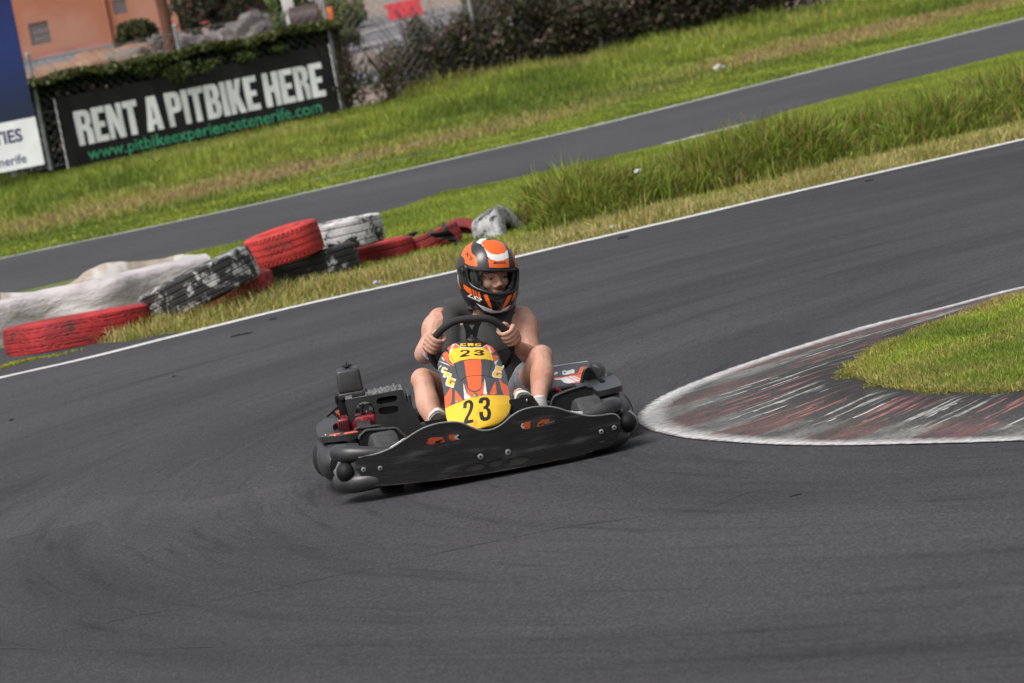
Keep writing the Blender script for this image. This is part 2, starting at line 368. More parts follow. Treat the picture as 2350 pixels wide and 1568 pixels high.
# pair outer and inner by tip
def pair(P, tip, n):
    k = np.argmin(np.linalg.norm(P - tip, axis=1)); return np.vstack([arc(P[:k + 1], np.linspace(0, 1, n)), arc(P[k:], np.linspace(0, 1, n))[1:]])
n_ = 110; OU = pair(KO, G(1462, 963)[:2], n_); IN = pair(KG, G(1944, 857, .07)[:2], n_)
rows = []; ts = np.linspace(0, 1, 26)
for t in ts:
    z = .0085 + .062 * np.clip((t - .1) / .75, 0, 1) ** 1.3 + 0; rows.append(np.c_[OU * (1 - t) + IN * t, np.full(len(OU), z)])
V = np.vstack(rows); nn = len(OU); F = [(i * nn + j, (i + 1) * nn + j, (i + 1) * nn + j + 1, i * nn + j + 1) for i in range(len(ts) - 1) for j in range(nn - 1)]
PH = 0.
def kerb_mat():
    m = bpy.data.materials.new('worn_kerb_paint'); m.use_nodes = True; n = m.node_tree.nodes; l = m.node_tree.links; b = n['Principled BSDF']; b.inputs['Roughness'].default_value = .85
    tc = n.new('ShaderNodeTexCoord'); at = n.new('ShaderNodeAttribute'); at.attribute_name = 'tint'; sp = n.new('ShaderNodeSeparateColor'); l.new(at.outputs['Color'], sp.inputs[0])
    sx = n.new('ShaderNodeSeparateXYZ'); l.new(tc.outputs['Object'], sx.inputs[0])
    def math_(op, a, bb=None, c=None):
        x = n.new('ShaderNodeMath'); x.operation = op
        for i, v in enumerate((a, bb, c)):
            if v is None: continue
            if isinstance(v, (int, float)): x.inputs[i].default_value = v
            else: l.new(v, x.inputs[i])
        return x.outputs[0]
    def nz(sc, st=(1, 1, 1), rot=0., det=5, ro=.6):
        mp = n.new('ShaderNodeMapping'); mp.inputs['Scale'].default_value = st; mp.inputs['Rotation'].default_value = (0, 0, rot); l.new(tc.outputs['Object'], mp.inputs[0])
        t = n.new('ShaderNodeTexNoise'); t.inputs['Scale'].default_value = sc; t.inputs['Detail'].default_value = det; t.inputs['Roughness'].default_value = ro; l.new(mp.outputs[0], t.inputs['Vector']); return t.outputs['Fac']
    def rng(s_, a, b_, c=0., d=1.):
        r = n.new('ShaderNodeMapRange'); l.new(s_, r.inputs['Value'])
        for k_, v in zip(('From Min', 'From Max', 'To Min', 'To Max'), (a, b_, c, d)): r.inputs[k_].default_value = v
        return r.outputs[0]
    def mix(f, a, bb):
        x = n.new('ShaderNodeMix'); x.data_type = 'RGBA'; l.new(f, x.inputs['Factor'])
        for s_, v in ((6, a), (7, bb)):
            if isinstance(v, tuple): x.inputs[s_].default_value = (*v, 1)
            else: l.new(v, x.inputs[s_])
        return x.outputs[2]
    TH = math.radians(62)
    t = math_('MULTIPLY', sp.outputs[2], 10.)                   # position across the ribs
    tw = math_('ADD', t, math_('MULTIPLY', nz(1.4), .22))
    blk = rng(math_('SINE', math_('MULTIPLY', math_('ADD', tw, PH), 2 * math.pi / .85)), -.12, .12)
    rib = rng(math_('SINE', math_('MULTIPLY', math_('ADD', t, math_('MULTIPLY', nz(5), .05)), 2 * math.pi / .155)), .80, .97)
    red = mix(nz(12), (.20, .075, .07), (.36, .15, .13)); whi = mix(nz(9), (.30, .30, .29), (.56, .55, .50))
    paint = mix(blk, red, whi)
    asp = mix(rng(nz(70), .35, .65), (.012, .012, .0115), (.062, .059, .058)); asp = mix(rng(nz(5), .58, .7, 0, .6), asp, (.075, .055, .03))
    v = sp.outputs[1]                                           # 0 at the outer edge .. 1 at the grass
    asp = mix(math_('MULTIPLY', rng(math_('ADD', v, math_('MULTIPLY', nz(4), .3)), .70, .98), .8), asp, (.009, .0085, .008))
    cmb = n.new('ShaderNodeCombineXYZ'); l.new(math_('MULTIPLY', sx.outputs['X'], 2.2), cmb.inputs[0]); l.new(math_('MULTIPLY', t, 16.), cmb.inputs[1])
    tn = n.new('ShaderNodeTexNoise'); tn.inputs['Scale'].default_value = 1.; tn.inputs['Detail'].default_value = 7; tn.inputs['Roughness'].default_value = .62; l.new(cmb.outputs[0], tn.inputs['Vector']); along = tn.outputs['Fac']                            # wear streaks along the ribs
    wear = rng(nz(22, det=7), .42, .58)
    keep = math_('MULTIPLY', rng(along, .54, .61), rng(wear, 0, 1, .45, 1.))
    keep = math_('MAXIMUM', keep, math_('MULTIPLY', rib, rng(nz(6.5), .54, .58)))
    low = rng(nz(3.2), .35, .6)                                 # flat outer strip keeps a thin film of paint
    film = math_('MULTIPLY', rng(v, .50, .30), math_('MULTIPLY', math_('ADD', math_('MULTIPLY', low, .34), .0), rng(nz(40), .38, .55, .45, 1)))
    keep2 = math_('MAXIMUM', math_('MULTIPLY', keep, rng(v, .18, .4)), film)
    keep2 = math_('MULTIPLY', keep2, rng(v, .97, .70, .03, 1.))
    col = mix(keep2, asp, paint)
    grey = rng(nz(30, (1, 1, 1)), .4, .6, .6, 1.)
    ve = math_('ADD', v, math_('MULTIPLY', math_('SUBTRACT', nz(24, det=8, ro=.75), .5), .14))
    ln = math_('MULTIPLY', math_('MULTIPLY', rng(ve, math.nan, .0) if False else rng(ve, .155, .04), rng(ve, .0, .03)), grey)
    col = mix(ln, col, (.55, .55, .55)); l.new(col, b.inputs['Base Color'])
    bp = n.new('ShaderNodeBump'); bp.inputs['Strength'].default_value = .8; bp.inputs['Distance'].default_value = .012
    l.new(math_('ADD', math_('MULTIPLY', rib, .7), math_('MULTIPLY', nz(60), .6)), bp.inputs['Height']); l.new(bp.outputs[0], b.inputs['Normal'])
    return m
colr = np.zeros((len(V), 3)); colr[:, 1] = np.repeat(ts, nn); _x = V[:, 0]; _u = np.clip((_x - .5) / .9, 0, 1); _f = np.where(_x < 1.4, -.05 * (_x - .5) + .35 * .9 * _u ** 2, -.045 + .315 + .65 * (_x - 1.4)); colr[:, 2] = (V[:, 1] - _f) / 10.; colr[:, 0] = np.tile(np.linspace(0, 1, nn), len(ts))
o = mesh('kerb', V, F, kerb_mat(), col=colr); tag(o, kind='structure')
# outer white paint line round the kerb
isl = list(KG) ; ctr = KG.mean(0)
m_turf = mat('island_soil', (.05, .07, .02), (.09, .09, .035), rough=.95, scale=6)
poly_sheet('kerb_island_ground', [tuple(p) for p in KG], .064, m_turf)

# ================================================================== GRASS
m_blade = mat('grass_blade', (0, 0, 0), tint=True, rough=.6, spec=.25, trans=.35)
GREEN, LIME, DRY, STRAW, DARKG = np.array([.13, .19, .026]), np.array([.29, .35, .05]), np.array([.38, .31, .11]), np.array([.50, .42, .18]), np.array([.035, .07, .012])
def tintit(c, n, k=.22): 
    return np.clip(c * (1 + RNG.normal(0, k, (n, 1))) * (1 + RNG.normal(0, .06, (n, 3))), .004, .8)
# island lawn in the kerb
P = scatter(KG, 95000); n = len(P); P = P[np.linalg.norm(P - G(2150, 830)[:2], axis=1) < 7]; n = len(P)
q = np.clip(.5 + .9 * vnoise(P, 1.6, 5) + .5 * vnoise(P, 5, 6), 0, 1); dk = dist_line(P, KG); q2 = np.clip(1 - dk / .22, 0, 1) * .7
c = mixc(GREEN * 1.15, LIME * 1.1, q); c = mixc(c, np.broadcast_to(DRY, c.shape), np.clip(q2 + (vnoise(P, 2.3, 8) > .22) * .35, 0, 1))
tag(blades('island_grass', P, np.full(n, .064), RNG.uniform(.018, .05, n) * (1 + .5 * vnoise(P, 3, 9)), RNG.uniform(.004, .008, n), tintit(c, n), m_blade, .8), kind='stuff')
# ragged fringe creeping over the kerb edge
_k = RNG.integers(0, len(KG), 9000); P = KG[_k] + (KG[_k] - KG.mean(0)) / np.linalg.norm(KG[_k] - KG.mean(0), axis=1)[:, None] * (np.abs(RNG.normal(0, 1, (9000, 1))) * .026) + RNG.normal(0, .014, (9000, 2))
P = P[vnoise(P, 4.5, 71) > .02]; P = P[np.linalg.norm(P - G(2150, 830)[:2], axis=1) < 7]; n = len(P)
tag(blades('kerb_fringe_grass', P, np.full(n, .060), RNG.uniform(.012, .03, n), RNG.uniform(.004, .008, n), tintit(mixc(GREEN, DRY * .9, (RNG.random(n) < .45) * 1.), n), m_blade, 1.2), kind='stuff')
# middle strip
wl_mid = [p for p in WLn if p[0] > G(440, 764)[0]]; nl = [p for p in NL[:, :2] if p[0] > G(380, 594)[0]]
mid = wl_mid + nl[::-1] + [G(395, 640)[:2], G(300, 770)[:2], G(80, 799)[:2], G(301, 785)[:2], G(376, 768)[:2]]
P = scatter(mid, 250000); dw = dist_line(P, WLn); keep = (dw > .16) & (P[:, 0] < 12)
P = P[keep]; dw = dw[keep]; n = len(P)
nzv = vnoise(P, .9, 11); nz2 = vnoise(P, 3.1, 12)
dry = np.clip(1.6 - dw / 1.5 + .5 * nzv + .35 * nz2, 0, 1); dry *= np.where(P[:, 0] < -1.2, .92, 1.)
c = mixc(LIME, GREEN, np.clip(.2 + nzv, 0, 1)); dc = mixc(DRY, STRAW, np.clip(.45 + nz2 * 1.3, 0, 1)); dc = mixc(dc, np.broadcast_to(GREEN * 1.4, dc.shape), (RNG.random(n) < .2) * 1.0)
c = c * (1 - dry[:, None]) + dc * dry[:, None]
h = np.where(dw < 1.4, RNG.uniform(.03, .11, n), RNG.uniform(.015, .045, n)) * (1 + .4 * nzv)
dnl = dist_line(P, NL[:, :2]); h *= np.clip(.35 + dnl / .8, 0, 1)
h = np.where((P[:, 0] < -.3) & (dw > .45), h * 1.5, h) * np.clip((dw - .1) / .3, .25, 1)
tag(blades('strip_grass', P, np.zeros(n), h, RNG.uniform(.005, .010, n), tintit(c, n), m_blade, .7), kind='stuff')
# tall grass row
tf_px = [(1222, 533), (1285, 525), (1393, 507), (1572, 458), (1762, 420), (1915, 384), (2171, 327), (2350, 276), (2620, 205)]
TF = catmull([G(x, y)[:2] for x, y in tf_px], 8); T_ = np.gradient(TF, axis=0); T_ /= np.linalg.norm(T_, axis=1)[:, None]; TB = TF + np.stack([-T_[:, 1], T_[:, 0]], 1) * (1.3 + .25 * np.linspace(0, 1, len(TF)))[:, None]
tall = list(TF) + list(TB[::-1])
P = scatter(tall, 9500); hh = []; PP = []; cc = []
for p in P:                                                    # tussocks of long blades
    k = random.randint(8, 20); r = random.uniform(.02, .07); PP.append(p + RNG.normal(0, r, (k, 2))); b = random.choice([.7, .85, .95, 1.05, 1.15]) * (1 + .5 * noise.noise(Vector((p[0] * 1.1, p[1] * 1.1, 0)))); hh.append(RNG.uniform(.16, .38, k) * b)
    g = random.random(); base = mixc(GREEN * .95, LIME * 1.0, np.array([g]))[0]; cc.append(np.repeat((base * random.uniform(.6, 1.45) if random.random() > .2 else DRY * random.uniform(.6, 1.1))[None], k, 0))
PP = np.vstack(PP); hh = np.concatenate(hh); cc = np.vstack(cc); n = len(PP)
dF = dist_line(PP, TF); hh *= np.clip(.55 + dF / .4, 0, 1.1) * np.sqrt(np.clip(1.15 - ((dF - .6) / .85) ** 2, .12, 1)) * np.clip(.6 + (PP[:, 0] - TF[0, 0]) / .15, .5, 1) * (1 + .45 * vnoise(PP, 1.9, 44)) * (1 + .25 * vnoise(PP, .6, 21))
tag(blades('tall_grass', PP, np.zeros(n), hh, RNG.uniform(.007, .014, n), tintit(cc, n, .35), m_blade, .55, seg=4), kind='stuff')
# dead thatch at its foot
P = scatter(tall, 26000); n = len(P)
tag(blades('dry_thatch', P, np.zeros(n), RNG.uniform(.05, .16, n), RNG.uniform(.006, .012, n), tintit(np.repeat((DRY * .55)[None], n, 0), n, .3), m_blade, 1.2), kind='stuff')
# far verge
FLn = FL[:, :2]; fenceA = FN0 - FD * 9; fenceB = FN0 + FD * 60
verge = list(FLn) + [fenceB + FNn * 1.0, fenceA + FNn * 1.0]
P = scatter(verge, 330000); P = P[(P[:, 0] > -.13 * P[:, 1] - 1.5) & (P[:, 0] < .15 * P[:, 1] + 1.5) & (P[:, 1] < 112)]
pj = PJ(np.c_[P, np.zeros(len(P))]); P = P[(pj[:, 1] > -120)]; n = len(P)
df = dist_line(P, FLn); fd = fdist(P); nz1 = vnoise(P, .22, 31); nz2 = vnoise(P, .8, 32); nz3 = vnoise(P, 2.2, 33)
dfs = df + nz2 * 1.0
c = mixc(GREEN * .9, LIME * .95, np.clip(.5 + nz2 * 1.3 + nz1, 0, 1)); dry = np.clip(1 - np.abs(dfs - 4.6) / 2.6, 0, 1) * np.clip(.9 + nz1 * 1.2, .15, 1.2) + np.clip((nz1 + nz3 * .4) * 1.3 - .1, 0, .7)
dry = np.where(dfs < 2.2, .10, dry * .72); dry = np.clip(dry, 0, 1); dc = mixc(DRY * 1.0, np.array([.36, .26, .13]), np.clip(.5 + nz3 * 1.4, 0, 1))
c = c * (1 - dry[:, None]) + dc * dry[:, None]
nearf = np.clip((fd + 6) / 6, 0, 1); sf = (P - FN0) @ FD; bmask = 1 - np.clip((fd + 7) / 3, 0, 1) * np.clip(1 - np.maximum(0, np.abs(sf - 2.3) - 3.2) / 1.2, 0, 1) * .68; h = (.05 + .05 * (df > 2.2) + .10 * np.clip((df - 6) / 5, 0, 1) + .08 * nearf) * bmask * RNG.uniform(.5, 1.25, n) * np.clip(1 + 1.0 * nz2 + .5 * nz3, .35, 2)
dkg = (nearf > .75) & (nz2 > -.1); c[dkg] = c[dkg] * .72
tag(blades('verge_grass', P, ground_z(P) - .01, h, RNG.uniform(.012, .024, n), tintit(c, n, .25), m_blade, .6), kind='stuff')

P = scatter(list(FLn) + [p for p in (FLn + np.array([-.62, .78]) * 3.0)[::-1]], 60000); P = P[(P[:, 0] > -.13 * P[:, 1] - 1) & (P[:, 0] < .15 * P[:, 1] + 1)]; n = len(P)
c = mixc(GREEN, LIME, np.clip(.6 + vnoise(P, 1.1, 61), 0, 1)); tag(blades('verge_edge_grass', P, np.full(n, -.004), RNG.uniform(.03, .07, n), RNG.uniform(.012, .022, n), tintit(c, n), m_blade, .8), kind='stuff')
# ================================================================== TYRES AND BARRIER
def weft(name, rub, paint, seed, cover=.5, paint2=None, rough=.75):
    """old rubber with flaking paint"""
    m = bpy.data.materials.new(name); m.use_nodes = True; n = m.node_tree.nodes; l = m.node_tree.links; b = n['Principled BSDF']; b.inputs['Roughness'].default_value = rough
    tc = n.new('ShaderNodeTexCoord'); mp = n.new('ShaderNodeMapping'); mp.inputs['Location'].default_value = (seed * 3.7, seed * 1.3, seed); l.new(tc.outputs['Object'], mp.inputs[0])
    def nz(sc, det=7, ro=.6):
        t = n.new('ShaderNodeTexNoise'); t.inputs['Scale'].default_value = sc; t.inputs['Detail'].default_value = det; t.inputs['Roughness'].default_value = ro; l.new(mp.outputs[0], t.inputs['Vector']); return t.outputs['Fac']
    def rng(s_, a, bb, c=0., d=1.):
        r = n.new('ShaderNodeMapRange'); l.new(s_, r.inputs['Value'])
        for k_, v in zip(('From Min', 'From Max', 'To Min', 'To Max'), (a, bb, c, d)): r.inputs[k_].default_value = v
        return r.outputs[0]
    def mix(f, a, bb):
        x = n.new('ShaderNodeMix'); x.data_type = 'RGBA'; l.new(f, x.inputs['Factor'])
        for s_, v in ((6, a), (7, bb)):
            if isinstance(v, tuple): x.inputs[s_].default_value = (*v, 1)
            else: l.new(v, x.inputs[s_])
        return x.outputs[2]
    q = .5 + (.5 - cover) * .35
    f = rng(nz(8.5, 10, .74), q - .025, q + .025)
    p = mix(rng(nz(4), .40, .60), paint, tuple(v * .55 for v in paint))
    p = mix(rng(nz(9, 8, .75), .54, .66, 0, .75), p, rub)
    if paint2: p = mix(rng(nz(4.2, 5), .66, .69), p, paint2)
    at = n.new('ShaderNodeAttribute'); at.attribute_name = 'tint'; sp = n.new('ShaderNodeSeparateColor'); l.new(at.outputs['Color'], sp.inputs[0])
    c = mix(f, rub, p); c = mix(rng(sp.outputs[0], 0., 1., .0, .62), c, rub); l.new(c, b.inputs['Base Color'])
    bp = n.new('ShaderNodeBump'); bp.inputs['Strength'].default_value = .5; bp.inputs['Distance'].default_value = .006; l.new(nz(40), bp.inputs['Height']); l.new(bp.outputs[0], b.inputs['Normal'])
    return m
RUB = (.018, .018, .018); RED = (.42, .022, .024); WHT = (.55, .55, .53)
def tyre(name, c, R, Wd, rot, m, label, group='old tyres stacked beside the track', grooves=4, zig=.012, seg=144, squash=0., dep=.009, lugs=False):
    """truck tyre lying on its side about local Z; grooves cut in the tread"""
    h = Wd / 2; prof = []                                      # r,z,tread coordinate
    ri = R * .56
    inner = [(ri, -h * .70), (ri * .98, -h * .80), (ri * 1.03, -h * .93), (ri * 1.15, -h * 1.0), (R * .80, -h * 1.02), (R * .92, -h * .97), (R * .965, -h * .90)]
    for r, z in inner: prof.append((r, z, 0))
    nt_ = 46
    for i in range(nt_ + 1):
        z = -h * .84 + 2 * h * .84 * i / nt_; prof.append((R * (1 - .012 * (z / h) ** 2 * 2), z, 1))
    for r, z in reversed(inner): prof.append((r, -z, 0))
    for r, z in ((ri * 1.02, h * .6), (R * .90, h * .55), (R * .93, 0), (R * .90, -h * .55), (ri * 1.02, -h * .6)): prof.append((r, z, 0))
    V = []; C_ = []; gz_ = [h * .84 * (2 * (k + .5) / grooves - 1) for k in range(grooves)]
    for k in range(seg):
        t = 2 * math.pi * k / seg; tri = abs(((k / seg * 46) % 1) - .5) * 4 - 1; lug = 1. if ((k * 48 / seg) % 1) < .30 else 0.
        for r, z, tr in prof:
            d = 0.
            if tr:
                for g in gz_: d = max(d, 1 - abs(z + tri * zig - g) / (.0052))
                if lugs and abs(z) > h * .70 and lug: d = max(d, .8)
            d = max(0., min(1., d)); rr = r - d * dep
            sq = 1 + squash * math.cos(2 * t)
            V.append((rr * sq * math.cos(t), rr * math.sin(t), z)); C_.append((d, 0, 0))
    n = len(prof); F = [(k * n + i, ((k + 1) % seg) * n + i, ((k + 1) % seg) * n + (i + 1) % n, k * n + (i + 1) % n) for k in range(seg) for i in range(n)]
    o = mesh(name, V, F, m, col=np.array(C_)); o.location = c; o.rotation_euler = rot
    o.data.set_sharp_from_angle(angle=math.radians(35)); tag(o, label, 'tyre', group); return o
D_ = math.radians
def tpos(px, py, gx, gy, dz=0):         # centre seen at (px,py), standing over the ground seen at (gx,gy)
    return W(px, py, G(gx, gy)[1] + dz)
# (centre pixel) (front ground pixel) radius width tilt
tyre('tyre', W(183, 759, 30.5), .565, .235, (D_(-3), D_(1.0), 0), weft('red_paint_a', RUB, RED, 1, .82), 'wide red painted tyre lying flat at the left end, nearest the white edge line', grooves=3, zig=.02)
tyre('tyre', W(458, 657, 30.6), .455, .265, (D_(-1.5), D_(-15.5), 0), weft('white_paint_b', RUB, WHT, 2, .40), 'black tyre with patchy white paint tilted up to the right against the white padded barrier', grooves=5, zig=.0)
tyre('tyre', W(512, 680, 31.0), .40, .27, (D_(-2), D_(-1), 0), weft('red_paint_c', RUB, (.36, .022, .02), 3, .62), 'dull red tyre squashed underneath the tilted black and white tyre', grooves=1, zig=0)
tyre('tyre', W(652, 562, 31.6), .295, .245, (D_(1.5), D_(-7), 0), weft('red_paint_d', RUB, (.55, .04, .032), 4, .86), 'bright red tyre with wavy tread grooves on top of the stack', grooves=4, zig=.010, lugs=True, dep=.012)
tyre('tyre', W(717, 620, 31.9), .375, .275, (D_(-2), D_(-4.0), 0), weft('black_e', RUB, WHT, 5, .22), 'mostly black tyre with a few white flakes at the bottom of the stack', grooves=5, zig=0)
tyre('tyre', W(792, 537, 32.3), .305, .225, (D_(-1), D_(-1), 0), weft('white_paint_f', RUB, (.62, .61, .60), 6, .62, paint2=RED), 'white tyre with peeling paint and small red splashes on top at the right', grooves=3, zig=.006)
tyre('tyre', W(868, 587, 32.9), .30, .21, (D_(-1), D_(-1.5), 0), weft('red_paint_g', RUB, RED, 7, .85), 'low red tyre sunk in dry grass right of the stack', grooves=2, zig=.004)
# torn red tyre with its black carcass standing up
te = empty('torn_tyre', tuple(W(988, 555, 33.1))); tag(te, 'torn red tyre with a ragged black flap of rubber sticking up', 'tyre', 'old tyres stacked beside the track')
mt = weft('red_paint_h', RUB, (.36, .025, .022), 8, .72)
def torn_part():
    V = []; F = []; ns, n2 = 60, 14; C_ = []
    for k in range(ns + 1):
        t = D_(150) - D_(235) * k / ns; R = .245 * (1 + .05 * math.sin(5 * t)); sag = .02 * math.sin(3 * t + 1)
        for j in range(n2):
            a = 2 * math.pi * j / n2; rr = R + .05 * math.cos(a) + .012 * noise.noise(Vector((t * 3, j, 0))); z = (.075 + .02 * math.sin(4 * t)) * math.sin(a) + sag
            V.append((rr * math.cos(t), rr * math.sin(t) * .8, z)); C_.append((0, 0, 0))
    for k in range(ns):
        for j in range(n2): F.append((k * n2 + j, k * n2 + (j + 1) % n2, (k + 1) * n2 + (j + 1) % n2, (k + 1) * n2 + j))
    return V, F, C_
o = tyre('tyre_carcass', (0, 0, 0), .245, .15, (0, 0, 0), mt, 'x', grooves=2, zig=.006, squash=.06); [o.__delitem__(k_) for k_ in ('label', 'category', 'group')]; o.parent = te; o.rotation_euler = (D_(8), D_(10), D_(200))
m_rub = mat('torn_rubber', (.012, .012, .012), (.03, .03, .03), rough=.8, scale=20, bump=.5)
mt2 = mat('red_torn_paint', (.36, .025, .022), (.2, .015, .015), rough=.75, scale=20)
def flap(name, px, parent, m, Y, th=.012):
    P = np.array([W(x, y, Y) for x, y in px]) - np.array(parent.location)
    n = len(P); bend = np.array([.05 * math.sin(i * 1.7) for i in range(n)]); A = P.copy(); A[:, 1] += bend; B = A.copy(); B[:, 1] += th
    tri = tessellate_polygon([[Vector((p[0], p[2], 0)) for p in P]])
    F = [tuple(t) for t in tri] + [tuple(n + i for i in t[::-1]) for t in tri] + [(i, (i + 1) % n, n + (i + 1) % n, n + i) for i in range(n)]
    return mesh(name, np.vstack([A, B]), F, m, parent, smooth=False)
flap('rubber_flap', [(984, 537), (990, 528), (1003, 533), (1016, 532), (1012, 520), (1016, 508), (1026, 518), (1033, 530), (1043, 540), (1050, 552), (1058, 558), (1047, 560), (1034, 556), (1024, 549), (1008, 548), (996, 545)], te, m_rub, 32.80)
flap('torn_tread', [(1014, 528), (1028, 528), (1044, 540), (1060, 556), (1044, 562), (1026, 548)], te, mt2, 32.86, .03)
flap('rubber_flap', [(918, 552), (932, 540), (952, 530), (962, 532), (950, 543), (930, 551)], te, m_rub, 33.3)
tyre('tyre', W(1062, 556, 33.7), .205, .12, (D_(55), D_(6), D_(0)), weft('red_paint_i', RUB, (.33, .03, .03), 9, .9), 'dark red tyre half sunk in the grass showing only its rounded top', grooves=0, zig=0)
tyre('tyre', W(1150, 480, 33.3) - [0, 0, .335], .36, .26, (D_(68), 0, D_(73)), weft('grey_paint_j', RUB, (.40, .40, .40), 10, .60), 'grey white tyre leaning on edge against the tall grass', grooves=3, zig=.01)

# padded white barrier
def barrier():
    top = [(-260, 760), (0, 696), (126, 665), (267, 637), (379, 606), (500, 580)]
    base = [G(x, y + 97)[:2] for x, y in top]; P = catmull([np.array([p[0], p[1], 0]) for p in base], 14)[:, :2]; n = len(P)
    T = np.gradient(P, axis=0); T /= np.linalg.norm(T, axis=1)[:, None]; N = np.stack([-T[:, 1], T[:, 0]], 1); V = []
    prof = [(0, .0), (.005, .08), (.0, .17), (.005, .26), (.02, .300), (.06, .316), (.20, .320), (.36, .312), (.44, .30), (.47, .27), (.48, .0)]
    for i in range(n):
        for k, (d, z) in enumerate(prof):
            q = noise.noise(Vector((i * .13, k * .6, 0))); q2 = noise.noise(Vector((i * .33, k * 1.3, 4)))
            V.append((*(P[i] + N[i] * (d + .010 * q)), max(0, z + (.010 * q2 + .008 * q if k > 3 and k < 10 else 0))))
    m_ = len(prof); F = [(i * m_ + k, (i + 1) * m_ + k, (i + 1) * m_ + k + 1, i * m_ + k + 1) for i in range(n - 1) for k in range(m_ - 1)]
    F += [tuple(range(m_ - 1, -1, -1)), tuple((n - 1) * m_ + k for k in range(m_))]
    return V, F, P, N
m_pad = mat('dirty_white_cover', (.56, .52, .52), (.36, .325, .335), rough=.7, scale=2.2, detail=7, lo=.4, hi=.68, bump=.9, bscale=6, dist=.04, c3=(.16, .15, .15), s3=1.6, lo3=.62, hi3=.85, stretch=(1, 1, 2))
V_, F_, BP, BN = barrier()
be = empty('padded_barrier', (*BP[0], 0)); tag(be, 'long low padded barrier under a dirty white cover, behind the tyres', 'barrier')
o = mesh('padding', np.array(V_) - np.array([*BP[0], 0]), F_, m_pad, be)
# loose cover flap rising behind
fp = [(0, 676, 672), (79, 676, 670), (118, 668, 661), (166, 662, 648), (197, 655, 623), (247, 645, 603), (300, 640, 601), (365, 628, 595), (407, 615, 586), (475, 600, 583)]
A = []
for x, yb, yt in fp:
    Y = G(x, 790 - .245 * x)[1] + .75; b0 = W(x, yb + 30, Y); t0 = W(x, yt, Y + .25); A += [b0, (b0 + t0) / 2 + [0, .06, .0], t0]
A = np.array(A).reshape(-1, 3, 3); A = np.stack([catmull(A[:, k], 6) for k in range(3)], 1); n = len(A)
for k in range(3): A[:, k, 2] = np.maximum(A[:, k, 2] + np.array([.010 * noise.noise(Vector((i * .4, k, 9))) for i in range(n)]), .01)
V_ = np.vstack([A.reshape(-1, 3), A.reshape(-1, 3) + [0, .02, -.004]]) - np.array([*BP[0], 0]); F_ = [(i * 3 + k, (i + 1) * 3 + k, (i + 1) * 3 + k + 1, i * 3 + k + 1) for i in range(n - 1) for k in range(2)]
F_ += [tuple(3 * n + v for v in f[::-1]) for f in F_] + [(i * 3 + 2, (i + 1) * 3 + 2, 3 * n + (i + 1) * 3 + 2, 3 * n + i * 3 + 2) for i in range(n - 1)]
m_flap = mat('tan_canvas', (.42, .36, .29), (.24, .19, .14), rough=.85, scale=5, bump=.4, bscale=12, c3=(.55, .53, .50), s3=2.5, lo3=.48, hi3=.55)
mesh('loose_cover', V_, F_, m_flap, be)
# weeds in the crack left of the grass
wp = catmull([G(x, y)[:2] for x, y in [(-40, 862), (30, 838), (80, 826), (130, 817), (175, 806)]], 20)
P = np.repeat(wp, 36, 0) + RNG.normal(0, .03, (len(wp) * 36, 2)); P = P[RNG.random(len(P)) < np.clip(.4 + vnoise(P, 2.2, 51) * 1.8, .03, 1)]; n = len(P)
tag(blades('crack_weeds', P, np.full(n, .004), RNG.uniform(.008, .025, n), RNG.uniform(.006, .014, n), tintit(np.repeat(np.array([[.33, .34, .05]]), n, 0), n), m_blade, 1.), kind='stuff')

# rubber crumbs and litter
m_crumb = mat('rubber_crumb', (.008, .008, .008), (.02, .02, .02), rough=.7)
def crumb(x, y, L_, a, s=1.):
    c = G(x, y); b = MB(); b.sweep([(-L_ / 2, 0, .004), (-L_ * .1, L_ * .06, .006), (L_ * .2, -L_ * .04, .006), (L_ / 2, L_ * .02, .004)], [.003 * s, .006 * s, .005 * s, .002 * s], seg=7, smooth=3)
    o = b.build('rubber_scrap', m_crumb); o.location = (c[0], c[1], .004); o.rotation_euler[2] = a
    return tag(o, 'small black scrap of tyre rubber lying on the grey asphalt', 'rubber scrap', 'rubber scraps on the track')
for x, y, L_, a, s in [(554, 771, .15, .1, 1.6), (627, 735, .06, 0, 1.5), (700, 683, .03, 0, 1.2), (1430, 548, .08, .2, 1.5), (400, 867, .03, 0, .8), (27, 967, .03, .2, 1.), (1828, 1142, .05, .3, .5), (1995, 417, .07, .1, 1.3), (670, 683, .03, .5, 1.)]:
    crumb(x, y, L_, a, s)
m_litter = mat('white_plastic_scrap', (.55, .54, .52), (.36, .36, .36), rough=.5, scale=20)
def litter(x, y, s, seed, lab, z=.03):
    c = G(x, y, z); R_ = random.Random(seed); bm = bmesh.new(); bmesh.ops.create_icosphere(bm, subdivisions=3, radius=1)
    for v in bm.verts:
        k = 1 + .55 * noise.noise(v.co * 1.7 + Vector((seed, 0, 0))) + .3 * noise.noise(v.co * 4 + Vector((seed, 3, 0))); v.co = Vector((v.co.x * s * k, v.co.y * s * .7 * k, v.co.z * s * .55 * k))
    me = bpy.data.meshes.new('litter'); bm.to_mesh(me); bm.free(); me.materials.append(m_litter); o = bpy.data.objects.new('litter', me); S.collection.objects.link(o); o.location = c
    return tag(o, lab, 'litter', 'scraps of white litter')
litter(1650, 157, .085, 1, 'crumpled white paper on the far grassy verge above the second track', .06)
litter(865, 648, .026, 2, 'small torn white scrap standing in the dry grass beside the driver helmet', .06)
litter(690, 668, .018, 3, 'tiny white scrap in the grass below the black tyre', .04)
litter(1405, 524, .035, 4, 'flattened white scrap in the dry grass band behind the white line', .02)
litter(1463, 393, .03, 6, 'white scrap caught in the top of the tall grass', .32)

